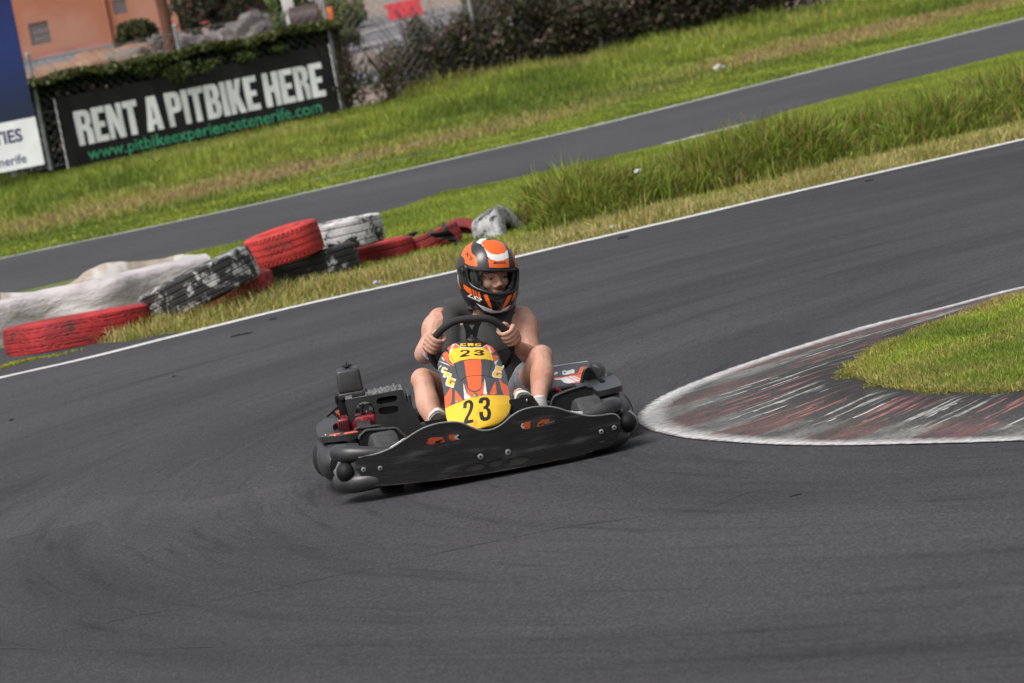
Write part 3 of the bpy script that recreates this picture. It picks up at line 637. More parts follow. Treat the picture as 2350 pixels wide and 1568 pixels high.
# ================================================================== FENCE, BANNERS, SHRUBS
def fpt(px, py, z=0.):                  # point on the fence plane seen at a photo position
    d = ray(px, py); t = ((FN0 - CP[:2]) @ FNn) / (d[:2] @ FNn); return CP + d * t
m_galv = mat('galvanised_post', (.36, .37, .38), (.24, .25, .26), rough=.55, metal=.3, scale=6)
m_wire = mat('fence_wire', (.16, .165, .165), rough=.6, metal=.4)
def fr(s, z, off=0.): p = FN0 + FD * s + FNn * off; return np.array([p[0], p[1], z])
def fs(px, py): return (fpt(px, py)[:2] - FN0) @ FD
fe = empty('chain_link_fence', tuple(fr(0, 0))); tag(fe, 'grey post and wire fence running behind the banner and overgrown with shrubs', 'fence')
FH = 2.05; o0 = np.array(fe.location)
posts = [fs(78, 200), fs(412, 120), fs(750, 50), fs(1087, 60), fs(1375, 70)]; dp = (posts[3] - posts[0]) / 3
posts = [posts[0] - dp * 2, posts[0] - dp] + posts + [posts[4] + dp * k for k in range(1, 6)]
for s_ in posts:
    b = MB(); b.sweep([fr(s_, .1) - o0, fr(s_, FH) - o0], .035, seg=10); b.ball(fr(s_, FH) - o0, (.042, .042, .03)); b.build('post', m_galv, fe)
b = MB()
for z in (.15, 1.05, 1.93): b.sweep([fr(posts[0], z) - o0, fr(posts[-1], z) - o0], .008, seg=5)
Lf = posts[-1] - posts[0]; k = 0; st = .16
while k * st < Lf + 1.8:                                        # diagonal wires
    for sg in (1, -1):
        s0 = posts[0] + k * st - (0 if sg > 0 else 0); s1 = s0 + sg * 1.8; za, zb = .15, 1.93
        if s0 > posts[-1]: continue
        s1c = min(max(s1, posts[0]), posts[-1]); zb = za + (zb - za) * abs(s1c - s0) / 1.8
        b.sweep([fr(s0, za) - o0, fr(s1c, zb) - o0], .0035, seg=3, caps=False)
    k += 1
tag(b.build('wire_mesh', m_wire, fe), kind='stuff')

# banner
def quad_to(plane_px, Yoff):            # rectangle fitted on the fence plane, off metres in front of it
    out = []
    for x, y in plane_px:
        d = ray(x, y); t = ((FN0 - FNn * Yoff - CP[:2]) @ FNn) / (d[:2] @ FNn); out.append(CP + d * t)
    return out
q = quad_to([(130, 232), (745, 97), (785, 268), (163, 391)], .10)
sL = ((q[0] + q[3]) / 2); sR = (q[1] + q[2]) / 2
BW = np.linalg.norm((sR - sL)[:2]); BX = np.append((sR - sL)[:2] / BW, 0); zT = (q[0][2] + q[1][2]) / 2; zB = (q[3][2] + q[2][2]) / 2
BO = np.array([sL[0], sL[1], zB]); BHh = zT - zB; BY = np.array([0, 0, 1.]); BNn = np.cross(BX, BY)   # towards the camera
print('banner', BW, BHh, zB, zT)
def wav(u, v): return .018 * math.sin(9 * u + 1.5 * v + 2 * math.sin(3 * u)) * (.3 + .7 * abs(math.sin(2.2 * u + 1))) + .012 * math.sin(23 * u + 7 * v)
be2 = empty('advertising_banner', tuple(BO)); tag(be2, 'black vinyl banner with big white letters and a green web address tied to the fence', 'banner')
def on_banner(u, v, off, base=True): return BX * u + BY * v + BNn * (off + wav(u, v))
nu, nv = 150, 40; V_ = [on_banner(BW * i / nu, BHh * j / nv, 0) for j in range(nv + 1) for i in range(nu + 1)]
V_ += [on_banner(BW * i / nu, BHh * j / nv, -.004) for j in range(nv + 1) for i in range(nu + 1)]
N1 = (nu + 1) * (nv + 1); F_ = [(j * (nu + 1) + i, j * (nu + 1) + i + 1, (j + 1) * (nu + 1) + i + 1, (j + 1) * (nu + 1) + i) for j in range(nv) for i in range(nu)]
F_ += [tuple(N1 + v for v in f[::-1]) for f in F_]
m_vinyl = mat('black_vinyl', (.008, .008, .009), (.014, .014, .015), rough=.5, scale=2, spec=.35)
mesh('vinyl_sheet', V_, F_, m_vinyl, be2)
# block letters on a 10-high grid, polygons per letter (x width, list of polys)
E_ = [(0, 0), (5.2, 0), (5.2, 1.8), (2.4, 1.8), (2.4, 4.1), (4.6, 4.1), (4.6, 5.8), (2.4, 5.8), (2.4, 8.2), (5.2, 8.2), (5.2, 10), (0, 10)]
GL = {'E': (5.2, [E_], []),
      'R': (6, [[(0, 0), (2.4, 0), (2.4, 4.2), (3.0, 4.2), (3.5, 3.6), (3.6, 0), (6, 0), (5.9, 3.6), (5.5, 4.7), (4.8, 5.1), (5.5, 5.6), (5.9, 6.6), (5.9, 8.0), (5.5, 9.2), (4.7, 9.8), (3.4, 10), (0, 10)]], [[(2.4, 5.9), (3.1, 5.9), (3.5, 6.3), (3.5, 7.9), (3.1, 8.3), (2.4, 8.3)]]),
      'N': (6.2, [[(0, 0), (2.1, 0), (2.1, 5.2), (3.8, 0), (6.2, 0), (6.2, 10), (4.1, 10), (4.1, 5.2), (2.4, 10), (0, 10)]], []),
      'T': (5.6, [[(1.6, 0), (4.0, 0), (4.0, 8.1), (5.6, 8.1), (5.6, 10), (0, 10), (0, 8.1), (1.6, 8.1)]], []),
      'A': (6.4, [[(0, 0), (2.4, 0), (2.6, 1.8), (3.8, 1.8), (4.0, 0), (6.4, 0), (4.9, 10), (1.5, 10)]], [[(2.8, 3.5), (3.6, 3.5), (3.2, 7.6)]]),
      'P': (5.8, [[(0, 0), (2.4, 0), (2.4, 3.9), (3.4, 3.9), (4.9, 4.2), (5.6, 5.1), (5.8, 6.9), (5.6, 8.8), (4.8, 9.7), (3.4, 10), (0, 10)]], [[(2.4, 5.6), (3.1, 5.6), (3.4, 6.0), (3.4, 7.9), (3.1, 8.3), (2.4, 8.3)]]),
      'I': (2.4, [[(0, 0), (2.4, 0), (2.4, 10), (0, 10)]], []),
      'B': (6, [[(0, 0), (3.6, 0), (5.0, .3), (5.8, 1.3), (6.0, 3.0), (5.7, 4.5), (4.9, 5.2), (5.5, 5.8), (5.8, 7.0), (5.6, 8.9), (4.8, 9.8), (3.4, 10), (0, 10)]], [[(2.4, 1.7), (3.1, 1.7), (3.5, 2.1), (3.5, 3.9), (3.1, 4.3), (2.4, 4.3)], [(2.4, 6.0), (3.0, 6.0), (3.4, 6.4), (3.4, 7.9), (3.0, 8.3), (2.4, 8.3)]]),
      'K': (6.2, [[(0, 0), (2.4, 0), (2.4, 3.6), (3.7, 0), (6.2, 0), (4.3, 5.2), (6.0, 10), (3.6, 10), (2.4, 6.4), (2.4, 10), (0, 10)]], []),
      'H': (6.2, [[(0, 0), (2.4, 0), (2.4, 4.1), (3.8, 4.1), (3.8, 0), (6.2, 0), (6.2, 10), (3.8, 10), (3.8, 6.1), (2.4, 6.1), (2.4, 10), (0, 10)]], [])}
def flat_text_mesh(polys, place, name, m, parent, grid=.06):
    """polys: list of (outer, holes) in sheet metres; cut fine enough to follow the waves"""
    bm = bmesh.new()
    for outer, holes in polys:
        ls = [[Vector((*p, 0)) for p in outer]] + [[Vector((*p, 0)) for p in hh] for hh in holes]; flat = [v for l_ in ls for v in l_]
        vs = [bm.verts.new(v) for v in flat]
        for t in tessellate_polygon(ls):
            try: bm.faces.new([vs[i] for i in t])
            except ValueError: pass
    xs_ = [v.co.x for v in bm.verts]
    if not xs_: return
    x = min(xs_) + grid
    while x < max(xs_):
        bmesh.ops.bisect_plane(bm, geom=bm.verts[:] + bm.edges[:] + bm.faces[:], plane_co=(x, 0, 0), plane_no=(1, 0, 0)); x += grid
    ys_ = [v.co.y for v in bm.verts]; y = min(ys_) + grid * 2
    while y < max(ys_):
        bmesh.ops.bisect_plane(bm, geom=bm.verts[:] + bm.edges[:] + bm.faces[:], plane_co=(0, y, 0), plane_no=(0, 1, 0)); y += grid * 2
    bm.verts.ensure_lookup_table(); V = [place(v.co.x, v.co.y) for v in bm.verts]; F = [[v.index for v in f.verts] for f in bm.faces]; bm.free()
    return mesh(name, V, F, m, parent, smooth=False)
def lay(text, x0, x1, z0, z1, gap=1.0, space=3.0):
    tot = 0; pos = []
    for ch in text:
        if ch == ' ': tot += space - gap; continue
        pos.append((ch, tot)); tot += GL[ch][0] + gap
    tot -= gap; k = (x1 - x0) / tot; s = (z1 - z0) / 10; out = []
    for ch, p in pos:
        wch, ou, ho = GL[ch]
        out.append(([(x0 + (p + x) * k, z0 + y * s) for x, y in ou[0]], [[(x0 + (p + x) * k, z0 + y * s) for x, y in h_] for h_ in ho]))
    return out
m_white = mat('white_print', (.88, .89, .90), (.76, .77, .78), rough=.45, scale=3)
m_green = mat('green_print', (.05, .33, .17), rough=.45)
def ub(px, py):                         # photo position -> banner u,v
    d = ray(px, py); n_ = BNn; t = ((BO - CP) @ n_) / (d @ n_); p = CP + d * t - BO; return p @ BX, p[2]
u0, v0 = ub(160, 258); u0b, v0b = ub(190, 333); u1, v1 = ub(735, 143); u1b, v1b = ub(748, 221)
print('text', u0, v0, u0b, v0b, u1, v1, u1b, v1b)
flat_text_mesh(lay('RENT A PITBIKE HERE', (u0 + u0b) / 2, (u1 + u1b) / 2, (v0b + v1b) / 2, (v0 + v1) / 2, .45, 2.3), lambda x, y: on_banner(x, y, .012), 'white_lettering', m_white, be2)
def font_mesh(text, size, bold=0., shear=0.):
    cu = bpy.data.curves.new('t', 'FONT'); cu.body = text; cu.size = size; cu.offset = bold; cu.shear = shear; cu.resolution_u = 3
    ob = bpy.data.objects.new('t', cu); S.collection.objects.link(ob); dg = bpy.context.evaluated_depsgraph_get(); me = bpy.data.meshes.new_from_object(ob.evaluated_get(dg))
    V = np.array([v.co[:] for v in me.vertices]); F = [list(p.vertices) for p in me.polygons]
    bpy.data.objects.remove(ob); bpy.data.curves.remove(cu); bpy.data.meshes.remove(me)
    V[:, 0] -= V[:, 0].min(); return V, F
V_, F_ = font_mesh('www.pitbikeexperiencetenerife.com', 1., .012)
ua, va = ub(203, 362); ub_, vb_ = ub(741, 262); k = (ub_ - ua) / V_[:, 0].max(); zz = (va + vb_) / 2
mesh('web_address', [on_banner(ua + x * k, zz + y * k, .012) for x, y, _ in V_], F_, m_green, be2, smooth=False)
# lashing cord along both ends
b = MB()
for u_ in (-.04, BW + .04):
    b = MB(); b.sweep([BX * u_ + BY * z + BNn * .01 * math.sin(z * 40) for z in np.linspace(.02, BHh, 40)], .010, seg=6)
    b.build('lashing_cord', m_white, be2)

# left billboard
be3 = empty('billboard', tuple(W(106, 377, 65.2))); BBo = np.array(be3.location); tag(be3, 'tall blue billboard with a white lower panel and dark blue letters at the left edge', 'billboard')
Yb = 65.2
bz = lambda px, py: W(px, py, Yb)
xr = (W(21, 0, Yb)[0] + W(106, 377, Yb)[0]) / 2; z0 = W(104, 377, Yb)[2]; z1 = W(77, 268, Yb)[2]
tilt_n = np.array([0, -1, 0.])
m_blue = bpy.data.materials.new('blue_print'); m_blue.use_nodes = True
_n = m_blue.node_tree.nodes; _l = m_blue.node_tree.links; _b = _n['Principled BSDF']; _b.inputs['Roughness'].default_value = .4
_t = _n.new('ShaderNodeTexCoord'); _s = _n.new('ShaderNodeSeparateXYZ'); _r = _n.new('ShaderNodeValToRGB'); _l.new(_t.outputs['Object'], _s.inputs[0]); _mr = _n.new('ShaderNodeMapRange'); _mr.inputs['From Min'].default_value = .9; _mr.inputs['From Max'].default_value = 3.4; _l.new(_s.outputs['Z'], _mr.inputs['Value']); _l.new(_mr.outputs[0], _r.inputs[0]); _l.new(_r.outputs[0], _b.inputs['Base Color'])
for e, (p_, c_) in zip([0, 1], [(0, (.012, .022, .055, 1)), (1, (.012, .014, .09, 1))]): _r.color_ramp.elements[e].position = p_; _r.color_ramp.elements[e].color = c_
e_ = _r.color_ramp.elements.new(.4); e_.color = (.012, .03, .15, 1)
hw = 4.6
b = MB(); b.box((xr - hw / 2 - BBo[0], 0, (z1 + 4.6) / 2 - BBo[2] + 0), (hw, .05, 4.6 - z1)); b.build('blue_panel', m_blue, be3)
b = MB(); b.box((xr - hw / 2 - BBo[0] + .003, -.004, (z1 + z0) / 2 - BBo[2]), (hw + .006, .056, z1 - z0 - .004)); b.build('white_panel', m_white, be3)
m_navy = mat('navy_print', (.015, .02, .11), rough=.4)
V_, F_ = font_mesh('ACTIVITIES', 1., .03); pR = W(54, 322, Yb); pT = W(48, 293, Yb); k = (pT[2] - pR[2]) / .73
tw_ = V_[:, 0].max()
mesh('large_lettering', [(pR[0] - BBo[0] - (tw_ - x) * k * .92, -.034, pR[2] - BBo[2] + y * k) for x, y, _ in V_[:]], F_, m_navy, be3, smooth=False)
V_, F_ = font_mesh('Tenerife', 1., .012); pR = W(63, 372, Yb); pT = W(58, 350, Yb); k = (pT[2] - pR[2]) / .75
mesh('small_lettering', [(pR[0] - BBo[0] - (V_[:, 0].max() - x) * k * .95, -.034, pR[2] - BBo[2] + y * k) for x, y, _ in V_], F_, m_navy, be3, smooth=False)
b = MB()
for dx in (-.5, -2.3, -4.1): b.sweep([(xr + dx - BBo[0], .1, -.1), (xr + dx - BBo[0], .1, 4.4)], .05, seg=10)
b.build('support_pole', m_galv, be3)

# climbing plant over the fence
m_leaf = mat('leaf', (0, 0, 0), tint=True, rough=.55, spec=.3, trans=.25)
def leafobj(name, P, size, base, label, cat, group=None, var=.3, parent=None, flat=.3):
    n = len(P); c = np.clip(np.asarray(base) * (1 + RNG.normal(0, var, (n, 1))) * (1 + RNG.normal(0, .08, (n, 3))), .003, .9); V, F, C_ = leaves(P, RNG.uniform(.6, 1.3, n) * size, c, flat)
    o = mesh(name, V, F, m_leaf, parent, col=C_, smooth=False)
    if label: tag(o, label, cat, group)
    return o
s0, s1 = fs(-60, 330), fs(800, 200); n = 52000
s_ = RNG.uniform(s0, s1, n); zt = 1.64 + .10 * np.array([noise.noise(Vector((a * 1.3, 0, 3))) for a in s_]) + .05 * np.array([noise.noise(Vector((a * 5, 0, 3))) for a in s_]); z_ = zt * (1 - RNG.random(n) ** 1.15)
z_ = np.where(RNG.random(n) < .35, zt - RNG.random(n) * .25, z_)
off = RNG.normal(0, .10, n); off = np.where((z_ < zt - .12), np.abs(off) + .02, off)
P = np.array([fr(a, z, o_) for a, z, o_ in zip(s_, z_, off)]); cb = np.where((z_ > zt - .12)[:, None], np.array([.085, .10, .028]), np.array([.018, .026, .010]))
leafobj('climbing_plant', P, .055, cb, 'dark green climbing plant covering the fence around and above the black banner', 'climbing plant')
# drape of ivy over the banner's top edge
P = []
for (px, py, r, k) in [(404, 165, .16, 420), (330, 158, .12, 250), (470, 152, .12, 200), (560, 128, .10, 160), (640, 112, .08, 120)]:
    c0 = quad_to([(px, py)], .18)[0]
    P.append(c0 + RNG.normal(0, 1, (k, 3)) * [r, .03, r * .4])
P = np.vstack(P); leafobj('ivy_spray', P, .04, np.array([.07, .095, .022]), 'spray of ivy hanging over the top edge of the black banner', 'climbing plant')
# shrubs along the fence
def shrub(s, w_, h_, depth, n, base, label, dead=.3, off=-.1, z0=0., size=.05, top=None):
    c0 = fr(s, z0, off); e = empty('hedge_shrub', tuple(c0)); tag(e, label, 'shrub', 'overgrown shrubs along the fence')
    q = RNG.normal(0, 1, (n, 3)); q /= np.linalg.norm(q, axis=1)[:, None]; q *= (RNG.random((n, 1)) ** .45)
    P = np.c_[q[:, 0] * w_ / 2, q[:, 1] * depth / 2, (q[:, 2] * .5 + .5) * h_]
    nn = np.array([noise.noise(Vector((p[0] * 2.2 + s * 3, p[1] * 2, p[2] * 1.8))) for p in P]); P = P[(nn > -.22 + .55 * (P[:, 2] / h_) ** 2) | (P[:, 2] < .3 * h_)]; nn = nn[(nn > -.16) | (q[:, 2] * .5 + .5 < .35)] if False else None
    P[:, 2] *= 1 + .15 * np.array([noise.noise(Vector((p[0] * 3 + s, 0, 7))) for p in P])
    Pw = FD[None, :] * P[:, :1] + FNn[None, :] * P[:, 1:2]; P = np.c_[Pw, P[:, 2]]
    k = len(P); dd = RNG.random(k) < dead; cc = np.where(dd[:, None], np.array([.135, .103, .08]), np.asarray(base)); leafobj('foliage', P, size, cc, None, None, parent=e)
    b = MB()
    for i in range(26):
        a = RNG.uniform(-.5, .5, 2); tp = RNG.uniform([-w_ * .5, -depth * .4, h_ * .6], [w_ * .5, depth * .4, h_ * 1.12]); tp = np.append(FD * tp[0] + FNn * tp[1], tp[2]); b.sweep([(0, 0, -.1), tp * [.4, .4, .5] + [0, 0, .1], tp], [.018, .011, .004], seg=5, smooth=3)
    b.build('stem', m_stem, e); return e
m_stem = mat('stem_bark', (.10, .07, .05), (.06, .045, .035), rough=.9, scale=20)
sb = [fs(x, y) for x, y in [(800, 250), (905, 245), (985, 232), (1065, 225), (1150, 205), (1240, 185), (1330, 160), (1420, 140), (1500, 115), (1580, 90), (1650, 70), (1720, 45), (1790, 20)]]
DKG = (.056, .066, .027)
labs = ['leafy dark shrub right beside the right end of the black banner', 'sparse small shrub in the gap right of the banner', 'thin brown and green shrub at the left start of the big dark hedge', 'dark brown shrub left of the fence post above the mound of grass',
        'tall dark shrub just right of the middle fence post', 'broad brown black shrub in the middle of the hedge', 'dense dark shrub with purple brown dead twigs in the hedge middle', 'dark shrub in front of the hedge gap post', 'tall dark shrub reaching above the top of the picture, right part of the hedge', 'dark green shrub low in the right part of the hedge',
        'dark shrub nearest the right end of the hedge but two', 'dark shrub next to last at the right end of the hedge', 'last dark shrub at the right end of the hedge at the top edge']
spec = [(.9, 1.75, .5, 2300), (.75, 1.15, .6, 1500), (1.1, 1.5, .9, 2600), (1.5, 1.55, 1.1, 4600), (1.7, 1.75, 1.3, 6000), (1.8, 1.95, 1.5, 7000), (1.9, 2.1, 1.6, 7500), (1.9, 2.2, 1.6, 7500), (2., 2.3, 1.7, 7500), (2., 2.3, 1.7, 7500), (2.1, 2.4, 1.7, 7500), (2.2, 2.4, 1.7, 7000), (2.4, 2.5, 1.7, 7000)]
for s_, lb, (w_, h_, d_, n) in zip(sb, labs, spec):
    k = int(n * (.7 if h_ < 1.2 else 1.45)); shrub(s_, w_ * 1.25, h_, d_, k, DKG, lb, dead=.2 if w_ < 1 else .5, off=.0 if w_ < 1 else .35, size=.045 if w_ < 1.2 else .052)

# ================================================================== BEYOND THE FENCE
def hit(px, py):                        # where the sight line meets the bank
    d = ray(px, py); d = d / d[1]; Y = 60.
    while Y < 140:
        p = CP + d * Y
        if p[2] < ground_z(np.array([p[:2]]))[0]: return p
        Y += .25
    return CP + d * 105.
# orange building
YB = 106.
bp0 = W(53, 142, YB); bp1 = W(395, 70, YB); zb = 1.2
bl = empty('orange_building', (bp0[0] - 3, YB, zb)); tag(bl, 'orange rendered building with two small barred windows and a faded pink base', 'building'); BLo = np.array(bl.location)
m_or = mat('orange_render', (.37, .145, .08), (.33, .125, .07), rough=.85, scale=.8, bump=.15, bscale=14, c3=(.38, .185, .125), s3=.5, lo3=.5, hi3=.62)
m_pk = mat('faded_render', (.42, .185, .14), (.36, .15, .11), rough=.9, scale=2., c3=(.28, .13, .09), s3=1.1, lo3=.52, hi3=.66, bump=.3)
wl_, wr_ = -7., W(400, 0, YB)[0] - BLo[0]
def wall_holes(name, x0, x1, za, zc, holes, m, parent, y=0., th=.3):
    """a wall with openings, built from butted blocks"""
    b = MB(); xs_ = sorted({x0, x1, *[h[0] for h in holes], *[h[1] for h in holes]}); zs_ = sorted({za, zc, *[h[2] for h in holes], *[h[3] for h in holes]})
    for i in range(len(xs_) - 1):
        for j in range(len(zs_) - 1):
            cx, cz = (xs_[i] + xs_[i + 1]) / 2, (zs_[j] + zs_[j + 1]) / 2
            if any(h[0] < cx < h[1] and h[2] < cz < h[3] for h in holes): continue
            A_, B_, C_2, D_2 = (xs_[i], zs_[j]), (xs_[i + 1], zs_[j]), (xs_[i + 1], zs_[j + 1]), (xs_[i], zs_[j + 1])
            b.add([(p[0], y, p[1]) for p in (A_, B_, C_2, D_2)], [(0, 1, 2, 3)]); b.add([(p[0], y + th, p[1]) for p in (A_, B_, C_2, D_2)], [(3, 2, 1, 0)])
    for h in holes:
        p = [(h[0], h[2]), (h[1], h[2]), (h[1], h[3]), (h[0], h[3])]
        for k in range(4): a_, c_ = p[k], p[(k + 1) % 4]; b.add([(a_[0], y, a_[1]), (c_[0], y, c_[1]), (c_[0], y + th, c_[1]), (a_[0], y + th, a_[1])], [(0, 1, 2, 3)])
    return b.build(name, m, parent, smooth=False)
def wr(px, py): p = W(px, py, YB) - BLo; return p[0], p[2]
holes = []
wins = [((67, 50), (115, 103)), ((259, 0), (291, 32))]
for (xa, ya), (xb, yb) in wins:
    cx_, cz_ = wr((xa + xb) / 2, (ya + yb) / 2); ww_ = .50 if xa < 100 else .34; hh_ = .56 if xa < 100 else .36; holes.append((cx_ - ww_ / 2, cx_ + ww_ / 2, cz_ - hh_ / 2, cz_ + hh_ / 2))
wall_holes('wall', wl_, wr_, .0, 5.5, holes, m_or, bl)
px_, pz_ = wr(150, 165 - 55)
wall_holes('plinth', wl_, wr_ - 1.5, -.4, pz_ - .0, [], m_pk, bl, y=-.03, th=.02)
m_pane = mat('dusty_pane', (.20, .17, .17), (.27, .24, .24), rough=.35, scale=6); m_frame = mat('window_frame_grey', (.22, .2, .2), rough=.6)
for h in holes:
    b = MB(); b.box(((h[0] + h[1]) / 2, .08, (h[2] + h[3]) / 2), (h[1] - h[0] - .004, .02, h[3] - h[2] - .004)); wdw = b.build('window', m_pane, bl)
    b = MB()
    for i in range(5): x = h[0] + (h[1] - h[0]) * (i + .5) / 5; b.box((x, .03, (h[2] + h[3]) / 2), (.018, .018, h[3] - h[2] - .006))
    for i in range(3): z = h[2] + (h[3] - h[2]) * (i + .5) / 3; b.box(((h[0] + h[1]) / 2, .052, z), (h[1] - h[0] - .006, .018, .018))
    b.build('bars', m_frame, wdw)
b = MB(); x_, z_ = wr(250, 60); b.sweep([(x_, -.06, .2), (x_, -.06, 5.4)], .05, seg=10); b.build('downpipe', mat('pipe_paint', (.34, .13, .08), rough=.7), bl)
b = MB(); b.box((wl_ / 2 + wr_ / 2, 3, 5.7), (wr_ - wl_ + .6, 7, .3), bev=.03); b.build('roof', mat('roof_slab', (.3, .12, .08), (.25, .1, .07), rough=.8), bl)
wall_holes('rear_wall', wl_, wr_, 0, 5.5, [], m_or, bl, y=6., th=.3)
# second darker building behind the shrubbery
sbp = hit(700, 60); Y2 = 112.
b2 = empty('brick_shed', (W(480, 40, Y2)[0], Y2, 1.2)); tag(b2, 'dark reddish brown shed behind the rocks and the flowering bush', 'building'); o2 = np.array(b2.location)
m_shed = mat('dark_red_render', (.16, .055, .04), (.10, .035, .03), rough=.85, scale=1.2, c3=(.26, .11, .08), s3=.6, lo3=.5, hi3=.56)
b = MB(); xa = W(380, 20, Y2)[0] - o2[0]; xb = W(655, 20, Y2)[0] - o2[0]; b.box(((xa + xb) / 2, 1.5, 1.9), (xb - xa, 3, 3.8), bev=.02); b.build('wall', m_shed, b2)
b = MB(); b.box(((xa + xb) / 2, 1.45, 3.88), (xb - xa + .4, 3.4, .14), bev=.02); b.build('roof', m_shed, b2)
b = MB(); b.box((W(600, 20, Y2)[0] - o2[0], -.02, 1.0), (.8, .05, 1.9), bev=.01); b.build('door', mat('dark_door', (.03, .015, .015), rough=.6), b2)
# rust-red tank wall further right
Y3 = 108.; t3 = empty('rusty_container', (W(800, 40, Y3)[0], Y3, 1.35)); tag(t3, 'rusty reddish brown metal container left of the red plastic barrier', 'container'); o3 = np.array(t3.location)
b = MB(); xa = W(748, 40, Y3)[0] - o3[0]; xb = W(880, 20, Y3)[0] - o3[0]; b.box(((xa + xb) / 2, 1., .95), (xb - xa, 2., 1.9), bev=.05); b.build('body', mat('rust_paint', (.26, .105, .07), (.20, .08, .055), rough=.7, scale=2, c3=(.33, .16, .11), s3=1), t3)
b = MB()
for i in range(9): b.box((xa + (xb - xa) * (i + .5) / 9, -.02, .95), (.05, .05, 1.8), bev=.01)
b.build('ribs', mat('rust_rib', (.22, .09, .06), rough=.7), t3)
# trunk with a crown above the picture
tp = hit(396, 134); m_bark = mat('red_bark', (.13, .055, .03), (.07, .03, .018), rough=.9, scale=6, stretch=(1, 1, .25), bump=.6)
tr = empty('palm_tree', tuple(tp)); tag(tr, 'tree with a bare reddish brown trunk in front of the orange building', 'tree')
b = MB(); b.sweep([(0, 0, -.3), (.01, 0, 1), (-.04, 0, 3), (.05, 0, 6)], [.15, .125, .12, .10], seg=16, smooth=6); b.build('trunk', m_bark, tr)
P = []
for i in range(26):
    a = RNG.uniform(0, 6.28); el = RNG.uniform(-.3, 1.1); L_ = RNG.uniform(1.3, 2.1)
    for t in np.linspace(.1, 1, 26):
        r = L_ * t; c_ = np.array([math.cos(a) * r * math.cos(el * (1 - t * .5)), math.sin(a) * r * math.cos(el * (1 - t * .5)), 6 + math.sin(el) * r - .55 * r * r * .5]); P.append(c_ + RNG.normal(0, .07, (7, 3)))
leafobj('crown', np.vstack(P), .14, np.array([.06, .09, .025]), None, None, parent=tr)
# rocks
m_rock = mat('grey_rock', (.20, .18, .17), (.11, .10, .10), rough=.9, scale=3, bump=.8, bscale=9, dist=.05, c3=(.34, .31, .30), s3=1.6, lo3=.52, hi3=.62)
def rock(px, py, w_, h_, seed, lab, dep=.6):
    c = hit(px, py); bm = bmesh.new(); bmesh.ops.create_icosphere(bm, subdivisions=4, radius=1)
    for v in bm.verts:
        p = v.co.copy(); k = 1 + .35 * noise.noise(p * 1.3 + Vector((seed, 0, 0))) + .16 * noise.noise(p * 3.1 + Vector((0, seed, 0))) + .06 * noise.noise(p * 8)
        q_ = Vector((math.copysign(abs(p.x) ** .7, p.x), math.copysign(abs(p.y) ** .7, p.y), math.copysign(abs(p.z) ** .7, p.z))); v.co = Vector((q_.x * w_ / 2 * k, q_.y * w_ * dep / 2 * k, (q_.z * .5 + .35) * h_ * k))
    me = bpy.data.meshes.new('rock'); bm.to_mesh(me); bm.free(); me.materials.append(m_rock)
    for f in me.polygons: f.use_smooth = True
    me.set_sharp_from_angle(angle=math.radians(25)); o = bpy.data.objects.new('rock', me); S.collection.objects.link(o); o.location = c; o.rotation_euler[2] = seed; return tag(o, lab, 'rock', 'rocks on the dirt bank')
for a in [(585, 100, 1.25, .72, 1, 'largest pale grey boulder, right of the flowering bush'), (505, 112, .8, .5, 2, 'middle grey boulder below the flowering bush'), (450, 120, .7, .42, 3, 'dark grey boulder right of the tree trunk'), (365, 118, .5, .4, 4, 'grey rock touching the left side of the tree trunk'), (340, 112, .35, .25, 5, 'small grey rock left of the tree trunk'), (265, 128, .5, .18, 6, 'flat grey rock at the foot of the orange wall'), (235, 138, .3, .14, 7, 'small flat rock left of the others below the orange wall'), (560, 130, .5, .3, 8, 'low rock in front of the largest boulder')]:
    rock(*a)
# dirt heaps
m_dirt = mat('red_brown_dirt', (.20, .10, .06), (.28, .18, .12), rough=.95, scale=2, detail=9, bump=.8, bscale=6, dist=.08, c3=(.16, .14, .12), s3=1, lo3=.55, hi3=.62)
for i, (px, py, w_, h_, lab) in enumerate([(245, 160, 3.0, .55, 'reddish brown heap of dirt below the tree trunk'), (120, 182, 2.2, .40, 'pinkish brown heap of dirt beside the blue billboard')]):
    c = hit(px, py + 12); bm = bmesh.new(); bmesh.ops.create_icosphere(bm, subdivisions=5, radius=1)
    for v in bm.verts:
        p = v.co.copy(); k = 1 + .25 * noise.noise(p * 2 + Vector((i, 0, 0))) + .10 * noise.noise(p * 7); v.co = Vector((p.x * w_ / 2 * k, p.y * w_ / 3 * k, p.z * h_ * k))
    me = bpy.data.meshes.new('dirt_heap'); bm.to_mesh(me); bm.free(); me.materials.append(m_dirt)
    for f in me.polygons: f.use_smooth = True
    o = bpy.data.objects.new('dirt_heap', me); S.collection.objects.link(o); o.location = c; tag(o, lab, 'dirt heap')
